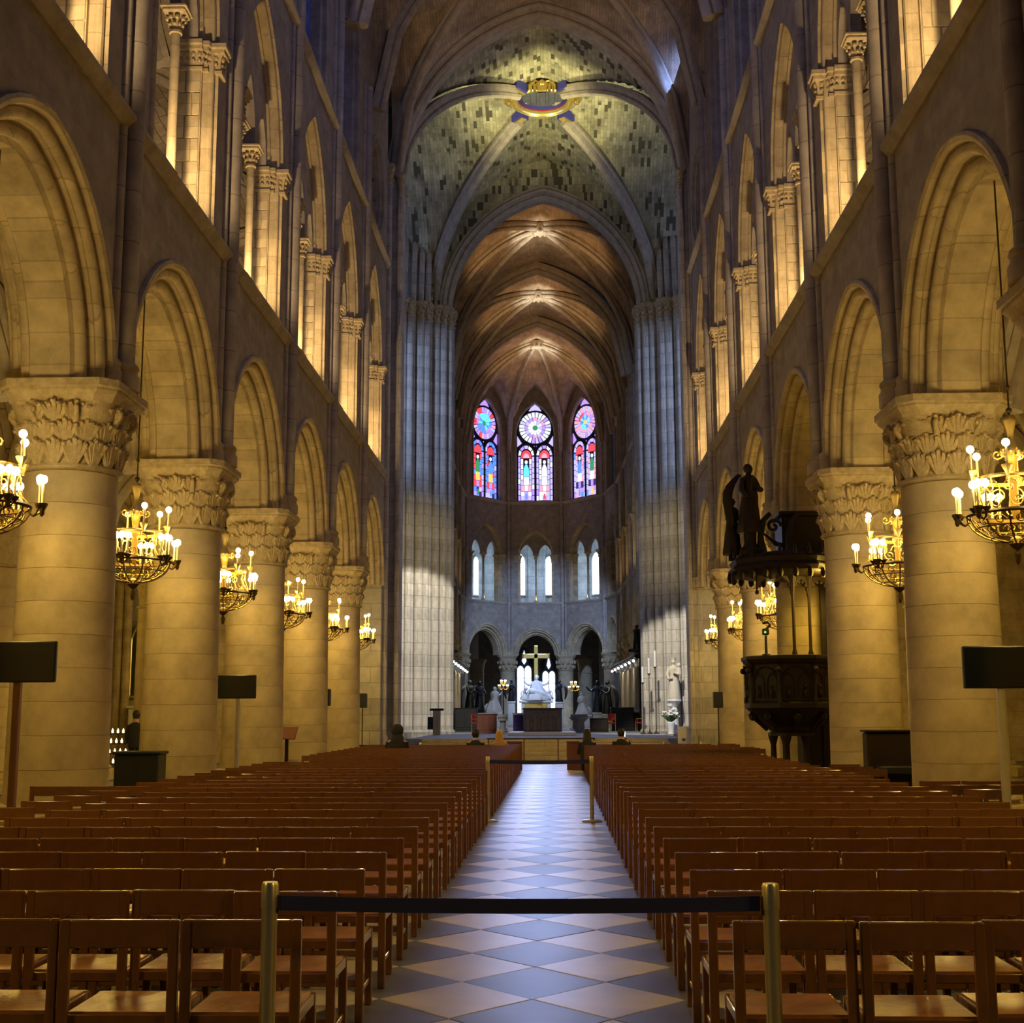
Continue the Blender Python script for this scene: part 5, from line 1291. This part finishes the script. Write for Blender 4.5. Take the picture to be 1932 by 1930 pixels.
# stair and back panels toward the pillar
MB().bbox((.78, .85, 1.25), (.85, 1.0, 2.5), .03).build('stair_box', PX, t)
for k in range(3): MB().bbox((.55+.28*k, .33, 1.3), (.22, .04, 1.9), .02).build('stair_panel', PX, t)
MB().bbox((1.02, .75, 3.75), (.34, .10, 2.1), .02).build('back_board', PX, t)
for x, y in ((.08, -.30), (.46, -.10), (.95, .1)): MB().lathe([(.06, 2.78), (.06, 2.9), (.035, 3.0), (.032, 4.1), (.05, 4.2), (.09, 4.45), (.13, 4.6)], c=(x, y, 0), n=8).build('canopy_post', PX, t)
mb = MB()
for x0, y0, x1, y1 in ((-.70, -.42, .08, -.30), (.08, -.30, .46, -.10), (.46, -.10, .95, .1)):
    L = math.hypot(x1-x0, y1-y0); a = atan2(y1-y0, x1-x0); st = len(mb.v)
    P = arch_pts(L/2, L/2, max(.34, L*.52), 4.15, 0, 8); xs = [p[0] for p in P]
    mb.grid([[(x, yy, z) for x, z in P] for yy in (-.04, .04)]); mb.grid([[(x, -.04, z) for x, z in P], [(x, -.04, 4.72) for x in xs]]); mb.grid([[(x, .04, z) for x, z in P], [(x, .04, 4.72) for x in xs]])
    for k in range(1, len(P)-1, 2): mb.ball((P[k][0], 0, P[k][1]-.03), .05, 5, 4)
    mb.xf(Matrix.Translation((x0, y0, 0)) @ Matrix.Rotation(a, 4, 'Z'), st)
mb.build('canopy_arch', PX, t)
MB().loft([octring(r, z) for r, z in ((1.05, 4.55), (1.22, 4.62), (1.28, 4.72), (1.20, 4.80), (1.24, 4.90), (1.14, 4.98), (.8, 5.05))], True, True, True).build('canopy', PX, t, smooth=25)
mb = MB()
for k in range(24):
    a = 2*pi*k/24; obj('fringe_knob', cached('fk', lambda: MB().ball((0, 0, 0), .07, 5, 4, (1, 1, 1.6)).mesh('fringe_knob', PX)), t, (1.20*cos(a), 1.20*sin(a), 4.55))
    obj('finial', cached('fn', lambda: MB().lathe([(.05, 0), (.04, .1), (.005, .22)], n=5).mesh('finial', PX)), t, (1.18*cos(a), 1.18*sin(a), 4.95))
mb = MB(); mb.bbox((.45, .30, 5.45), (1.05, 1.0, .9), .05); mb.bbox((.45, .30, 5.92), (1.2, 1.15, .10), .03); mb.build('roof_chest', PX, t)
mb = MB()
for q in (-.55, .05): mb.tube([(q, -.35, 5.0), (q-.02, -.35, 5.4), (q+.05, -.35, 5.75), (q+.2, -.35, 5.9)], [.10, .07, .06, .05], 6)
mb.tube([tuple(p) for p in spiral((-.28, -.35, 5.62), (1, 0, 0), (0, 0, 1), .16, 1.3, 14)], .035, 6); mb.tube([(-.62, -.2, 5.0), (-.5, -.2, 5.5), (-.2, -.2, 5.25), (.1, -.2, 5.2)], .05, 6)
mb.build('scroll_work', PX, t)
mb = MB(); figure(mb, 1.5, arms='low', wings=True); mb.tube([(-.15, -.2, .8), (-.35, -.5, 1.15)], .025, 6); mb.build('angel_figure', PX, t, (-.78, -.3, 5.48), .6, 50)
MB().lathe([(.2, 4.9), (.22, 5.1), (.13, 5.25), (.14, 5.5), (.2, 5.5)], c=(-.78, -.3, 0), n=10).build('angel_pedestal', PX, t)
mb = MB(); figure(mb, 1.25, arms='low'); mb.tube([(.05, -.15, .6), (.1, -.4, .95)], .03, 6); mb.xf(Matrix.Translation((-1.12, .05, 5.05)) @ Matrix.Rotation(.9, 4, 'Z')); mb.build('trumpet_figure', PX, t, smooth=50)
t = thing('reading_lamp', 'small dark reading lamp with a green light standing on the pulpit rim', 'lamp', (4.87, 27.62, 2.84))
MB().lathe([(.09, 0), (.09, .03), (.03, .05), (.025, .42)], n=8).build('stand', M['black'], t); MB().bbox((0, 0, .50), (.14, .12, .14), .02).build('head', M['black'], t); MB().tube([(.02, 0, .56), (.1, 0, .64), (.05, 0, .70), (-.06, 0, .68)], .03, 6).build('hook', M['black'], t)
MB().bbox((-.02, -.062, .49), (.04, .01, .04), .004).build('indicator', glow('green_light', (.35, 1, .1), 1.2), t)

# ------------------------------------------------------------------ screens, speakers, boxes, piano
def tv(x, y, z, w_, h, label, post, px=0):
    t = thing('screen_on_post', label, 'screen', (x, y, 0))
    MB().bbox((0, 0, z), (w_, .06, h), .012).build('housing', M['black'], t); MB().bbox((0, -.033, z), (w_-.03, .008, h-.03), .003).build('display', M['screen'], t)
    MB().bbox((px, .06, (z-h/2)/2+.1), (.11 if post == 'redwood' else .08, .09, z-h/2+.2), .012).build('post', M[post], t); MB().bbox((px, .06, .02), (.5, .4, .04), .012).build('foot', M[post], t)
    return t
M['tanwood'] = plain('brown_wood_post', (.28, .12, .04), .5, noise=.2); M['pole'] = plain('white_metal_pole', (.62, .58, .48), .4, .3)
tv(-5.52, 14.5, 2.25, .86, .46, 'wide black screen on a brown post cut by the picture edge, opposite the pulpit', 'tanwood', -.02)
tv(-5.75, 25.5, 2.20, .76, .46, 'smaller black screen on a pale metal post between the second and third pillars', 'pole', .02)
tv(5.35, 14.5, 2.14, .86, .46, 'wide black screen on a silver post before the nearest pillar on the pulpit side', 'pole', -.02)
def speaker(x, y, z0, z1, label):
    t = thing('loudspeaker', label, 'speaker', (x, y, 0)); h = z1-z0
    MB().bbox((0, 0, (z0+z1)/2), (.28, .26, h), .02).build('cabinet', M['black'], t); MB().bbox((0, -.132, (z0+z1)/2), (.24, .01, h-.05), .006).build('grille', M['cloth'], t)
    MB().lathe([(.22, 0), (.22, .02), (.03, .05), (.02, .1), (.02, z0)], n=10).build('pole', M['iron'], t)
speaker(-6.08, 37.2, 1.90, 2.38, 'black loudspeaker on a pole before the fifth pillar opposite the pulpit'); speaker(-6.03, 44.0, 1.88, 2.36, 'black loudspeaker on a pole beside the crossing pier opposite the pulpit'); speaker(5.34, 40.1, 1.82, 2.30, 'black loudspeaker on a pole by the last pillar on the pulpit side')
t = thing('slanted_lectern', 'slanted brown reading panel at the foot of a pillar opposite the pulpit', 'lectern', (-6.3, 33.0, 0))
mb = MB(); mb.bbox((0, 0, 0), (.5, .45, .04), .01); mb.xf(Matrix.Translation((0, 0, 1.2)) @ Matrix.Rotation(.7, 4, 'X')); mb.build('board', M['redwood'], t); MB().bbox((0, .05, .55), (.08, .08, 1.1), .01).build('post', M['darkwood'], t); MB().bbox((0, .05, .02), (.4, .4, .04), .01).build('foot', M['darkwood'], t)
t = thing('piano', 'dark upright piano with its lid closed against a pillar foot on the pulpit side', 'piano', (6.3, 23.2, 0))
MB().bbox((-.05, .15, .66), (.80, .36, 1.32), .03).build('case', M['darkwood'], t); MB().bbox((.1, -.18, .68), (.86, .34, .14), .02).build('keyboard_lid', M['black'], t); MB().bbox((.1, -.12, .05), (.86, .4, .1), .02).build('plinth', M['darkwood'], t); MB().bbox((-.05, .15, 1.34), (.86, .42, .04), .012).build('lid', M['darkwood'], t)
for s in (-.36, .40): MB().lathe([(.04, .1), (.05, .3), (.035, .5), (.05, .62)], c=(s, -.3, 0), n=8).build('leg', M['darkwood'], t)
t = thing('low_chest', 'low black chest between the first and second pillars opposite the pulpit', 'chest', (-6.45, 21.9, 0))
MB().bbox((0, 0, .52), (.74, .45, 1.0), .02).build('body', M['black'], t); MB().bbox((0, 0, 1.04), (.8, .5, .05), .012).build('lid', M['black'], t)
for s in (-.18, .18): MB().bbox((s, -.228, .52), (.3, .02, .8), .01).build('door', M['black'], t)
# chapel picture and votive rack seen through the arcade
wc = structure('wall_chapel_left'); MB().slab([(-17.2, 46.1), (-12.1, 46.1), (-12.1, 46.6), (-17.2, 46.6)], 0, 9.3).build('chapel_wall', M['pier'], wc, smooth=0)
for x in (-14.95, -14.65, -15.2): MB().lathe([(.24, 0), (.24, .4), (.15, .5), (.15, 6), (.26, 6.4)], c=(x, 45.7 if x > -15 else 45.9, 0), n=10).build('shaft', M['stone'], wc)
t = thing('chapel_painting', 'tall dark painting with an arched gilt frame in the side chapel', 'painting', (-13.75, 46.0, 0))
MB().prism(arch_pts(0, .85, .85, 4.2, 0, 8, 2.3), 0, .06).build('canvas', M['chapel_blue_canvas'], t) if M.setdefault('chapel_blue_canvas', plain('dark_canvas', (.035, .045, .05), .4, noise=.8, scale=2)) else 0
mb = MB(); P = arch_pts(0, .85, .85, 4.2, 0, 8, 2.3); mb.tube([(x, -.02, z) for x, z in P+[P[0]]], .05, 6); mb.build('frame', M['gold'], t)
MB().slab([(-14.6, 45.6), (-12.6, 45.6), (-12.6, 46.1), (-14.6, 46.1)], 0, 1.9).build('altar_block', M['white'], t) if False else None
t = thing('chapel_altar', 'pale stone altar block under the painting in the side chapel', 'altar', (-13.75, 45.5, 0)); MB().bbox((0, 0, .95), (1.2, .7, 1.9), .04).build('block', M['marble'], t); MB().bbox((0, 0, 1.94), (1.3, .8, .1), .03).build('top', M['marble'], t)
t = thing('votive_rack', 'black iron rack with small lit votive candles in the side aisle', 'candle rack', (-11.5, 36.2, 0))
mb = MB()
for k in range(4): mb.bbox((0, -.1*k, .35+.3*(3-k)*.9), (1.1, .14, .04), .01)
for s in (-.5, .5):
    for y in (0, -.3): mb.bbox((s, y, .55), (.04, .04, 1.1), .006)
mb.build('frame', M['black'], t)
vg = glow('votive_flame', (1, .75, .35), 5)
for k in range(4):
    for j in range(7): obj('votive_candle', cached('vc', lambda: MB().lathe([(.025, 0), (.03, .07), (.012, .10), (.002, .13)], n=6).mesh('votive_candle', vg)), t, (-.45+.15*j, -.1*k, .37+.27*(3-k)))

# ------------------------------------------------------------------ people
def person(label, x, y, z, hair, coat, pose='sit', long_hair=False, phone=False, hood=False, lean=.0, s=1.0):
    "x,y = seat; faces +y; body one continuous skin-grown surface"
    t = thing('person', label, 'person', (x, y, 0))
    if pose == 'sit':
        hip, kn, an, to = (0, 0, .50), (.10, .42, .50), (.11, .44, .10), (.11, .56, .05)
        sh, nk, hd = (0, -.02+lean*.4, .90), (0, .01+lean*.5, .99), (0, .03+lean*.6, 1.07)
    else:
        hip, kn, an, to = (0, 0, .92), (.10, .02, .50), (.11, 0, .09), (.11, .14, .04); sh, nk, hd = (0, 0, 1.40), (0, .01, 1.50), (0, .03, 1.60)
    J = [(hip, (.15, .11)), ((0, -.01, (hip[2]+sh[2])/2), (.14, .10)), (sh, (.13, .09)), (nk, .05), (hd, .075), ((hd[0], hd[1]+.005, hd[2]+.09), .085), ((hd[0], hd[1], hd[2]+.16), .055)]
    E = [(0, 1), (1, 2), (2, 3), (3, 4), (4, 5), (5, 6)]
    def add(parent, p, r): J.append((p, r)); E.append((parent, len(J)-1)); return len(J)-1
    add(4, (hd[0], hd[1]+.10, hd[2]+.035), .016)
    for q in (-1, 1):
        h = add(0, (q*.09, hip[1]+.02, hip[2]-.02), .085); k = add(h, (q*kn[0], kn[1], kn[2]), .058); a = add(k, (q*an[0], an[1], an[2]), .036); add(a, (q*to[0], to[1], to[2]), .034)
        s0 = add(2, (q*.18, sh[1], sh[2]-.01), .058)
        if phone and q > 0: el, wr = (q*.24, sh[1]+.12, sh[2]-.18), (q*.10, sh[1]+.30, sh[2]+.10)
        elif pose == 'sit': el, wr = (q*.23, sh[1]+.02, sh[2]-.28), (q*.12, sh[1]+.26, sh[2]-.34)
        else: el, wr = (q*.23, sh[1]-.02, sh[2]-.28), (q*.22, sh[1]+.06, sh[2]-.52)
        e = add(s0, el, .044); w_ = add(e, wr, .028)
        d = (Vector(wr)-Vector(el)).normalized(); sd = d.cross(Vector((0, 0, 1))); sd = sd.normalized() if sd.length > .1 else Vector((1, 0, 0)); up = sd.cross(d)
        pm = add(w_, tuple(Vector(wr)+d*.055), (.034, .018))
        for f in range(4):
            b = Vector(wr)+d*.095+sd*(f-1.5)*.02; L = (.065, .078, .072, .055)[f]
            f1 = add(pm, tuple(b), .0095); f2 = add(f1, tuple(b+d*L*.5-up*.012), .0088); add(f2, tuple(b+d*L*.85-up*.035), .0075)
        th = Vector(wr)+d*.035-sd*.035*q; t1 = add(w_, tuple(th), .011); add(t1, tuple(th+d*.04-sd*.012*q-up*.012), .009)
    me = skin_mesh('body', J, E, 'skin', 1); obj('body', me, t, (0, 0, z), None, (s, s, s))
    ch = MB()
    hz = hip[2]
    ch.loft([[(rx*cos(2*pi*k/16)*(1+.04*sin(3*k)), cy+ry*sin(2*pi*k/16), zz) for k in range(16)] for rx, ry, zz, cy in ((.20, .17, hz-.12, .02), (.20, .16, hz+.05, 0), (.19, .145, (hz+sh[2])/2, -.01), (.215, .145, sh[2]-.10, sh[1]), (.19, .125, sh[2]+.0, sh[1]), (.12, .10, sh[2]+.055, nk[1]-.01), (.07, .075, sh[2]+.08, nk[1]))], True, True, False)
    for q in (-1, 1):
        if phone and q > 0: pts = [(q*.17, sh[1], sh[2]-.01), (q*.24, sh[1]+.12, sh[2]-.18), (q*.12, sh[1]+.27, sh[2]+.06)]
        elif pose == 'sit': pts = [(q*.17, sh[1], sh[2]-.01), (q*.23, sh[1]+.02, sh[2]-.28), (q*.14, sh[1]+.22, sh[2]-.33)]
        else: pts = [(q*.17, sh[1], sh[2]-.01), (q*.23, sh[1]-.02, sh[2]-.28), (q*.222, sh[1]+.05, sh[2]-.48)]
        ch.tube(pts, [.075, .062, .045], 8)
        if pose == 'sit': ch.tube([(q*.09, 0, hz), (q*.10, kn[1], kn[2]), (q*.11, an[1], an[2]+.02)], [.10, .075, .06], 8)
        else: ch.tube([(q*.09, 0, hz), (q*.10, kn[1], kn[2]), (q*.11, an[1], an[2])], [.10, .075, .062], 8)
    o = ch.build('clothing', M[coat], t, (0, 0, z), smooth=60); o.scale = (s, s, s)
    hr = MB()
    if hood: hr.ball((hd[0], hd[1]-.01, hd[2]+.07), .135, 12, 9, (1, 1.05, 1.12)); hr.lathe([(.17, -.16), (.13, -.06), (.10, .02)], c=(hd[0], hd[1]-.02, hd[2]), n=12)
    else:
        hr.loft([[(hd[0]+rx*cos(2*pi*k/14), hd[1]-.022+ry*sin(2*pi*k/14), hd[2]+zz) for k in range(14)] for rx, ry, zz in ((.075, .06, -.03), (.098, .082, .03), (.105, .095, .09), (.098, .095, .14), (.065, .065, .185), (.01, .01, .20))], True, True, True)
        if long_hair: hr.loft([[(hd[0]+rx*cos(2*pi*k/14)*(1+.06*sin(5*k)), hd[1]-.055+oy+ry*sin(2*pi*k/14), hd[2]+zz) for k in range(14)] for rx, ry, zz, oy in ((.09, .05, .12, 0), (.108, .055, .04, 0), (.115, .05, -.08, -.02), (.12, .045, -.20, -.04), (.09, .035, -.30, -.05), (.02, .015, -.34, -.05))], True, True, True)
    o = hr.build('hood' if hood else 'hair', M[coat if hood else hair], t, (0, 0, z), smooth=70); o.scale = (s, s, s)
    return t
SY = Y0+DR*34+.22
person('seated person with short dark hair beside the person with long fair hair', -1.78, SY, -.02, 'hair_dark', 'cloth')
person('seated person with long fair hair and a tan coat seen from behind', -1.12, SY, -.05, 'hair_fair', 'coat_tan', long_hair=True)
person('seated person with long dark hair in black on the pulpit side beside the bench end', 1.30, SY, -.02, 'hair_dark', 'cloth', long_hair=True)
person('seated person in black holding up a lit phone on the pulpit side', 2.24, SY, .0, 'hair_dark', 'cloth', phone=True)
person('person bundled in a dark hooded coat, seated alone nearest the crossing pier', -3.62, Y0+DR*31+.22, -.1, 'hair_dark', 'cloth', hood=True, s=1.18)
person('standing person in dark clothes beside the votive rack in the side aisle', -10.9, 35.4, 0, 'hair_dark', 'cloth', pose='stand')
t = thing('phone', 'bright phone held up by the seated person in black', 'phone', (2.335, SY+.36, 1.10)); MB().bbox((0, 0, 0), (.075, .01, .15), .004).build('case', M['black'], t); MB().bbox((0, -.006, 0), (.066, .003, .135), .001).build('display', glow('phone_display', (.8, .9, 1), 6), t)
for k, m in GL.items(): m.cycles.emission_sampling = 'AUTO'
for k in ('bulb', 'lampwhite', 'night_glass'): M[k].cycles.emission_sampling = 'NONE'
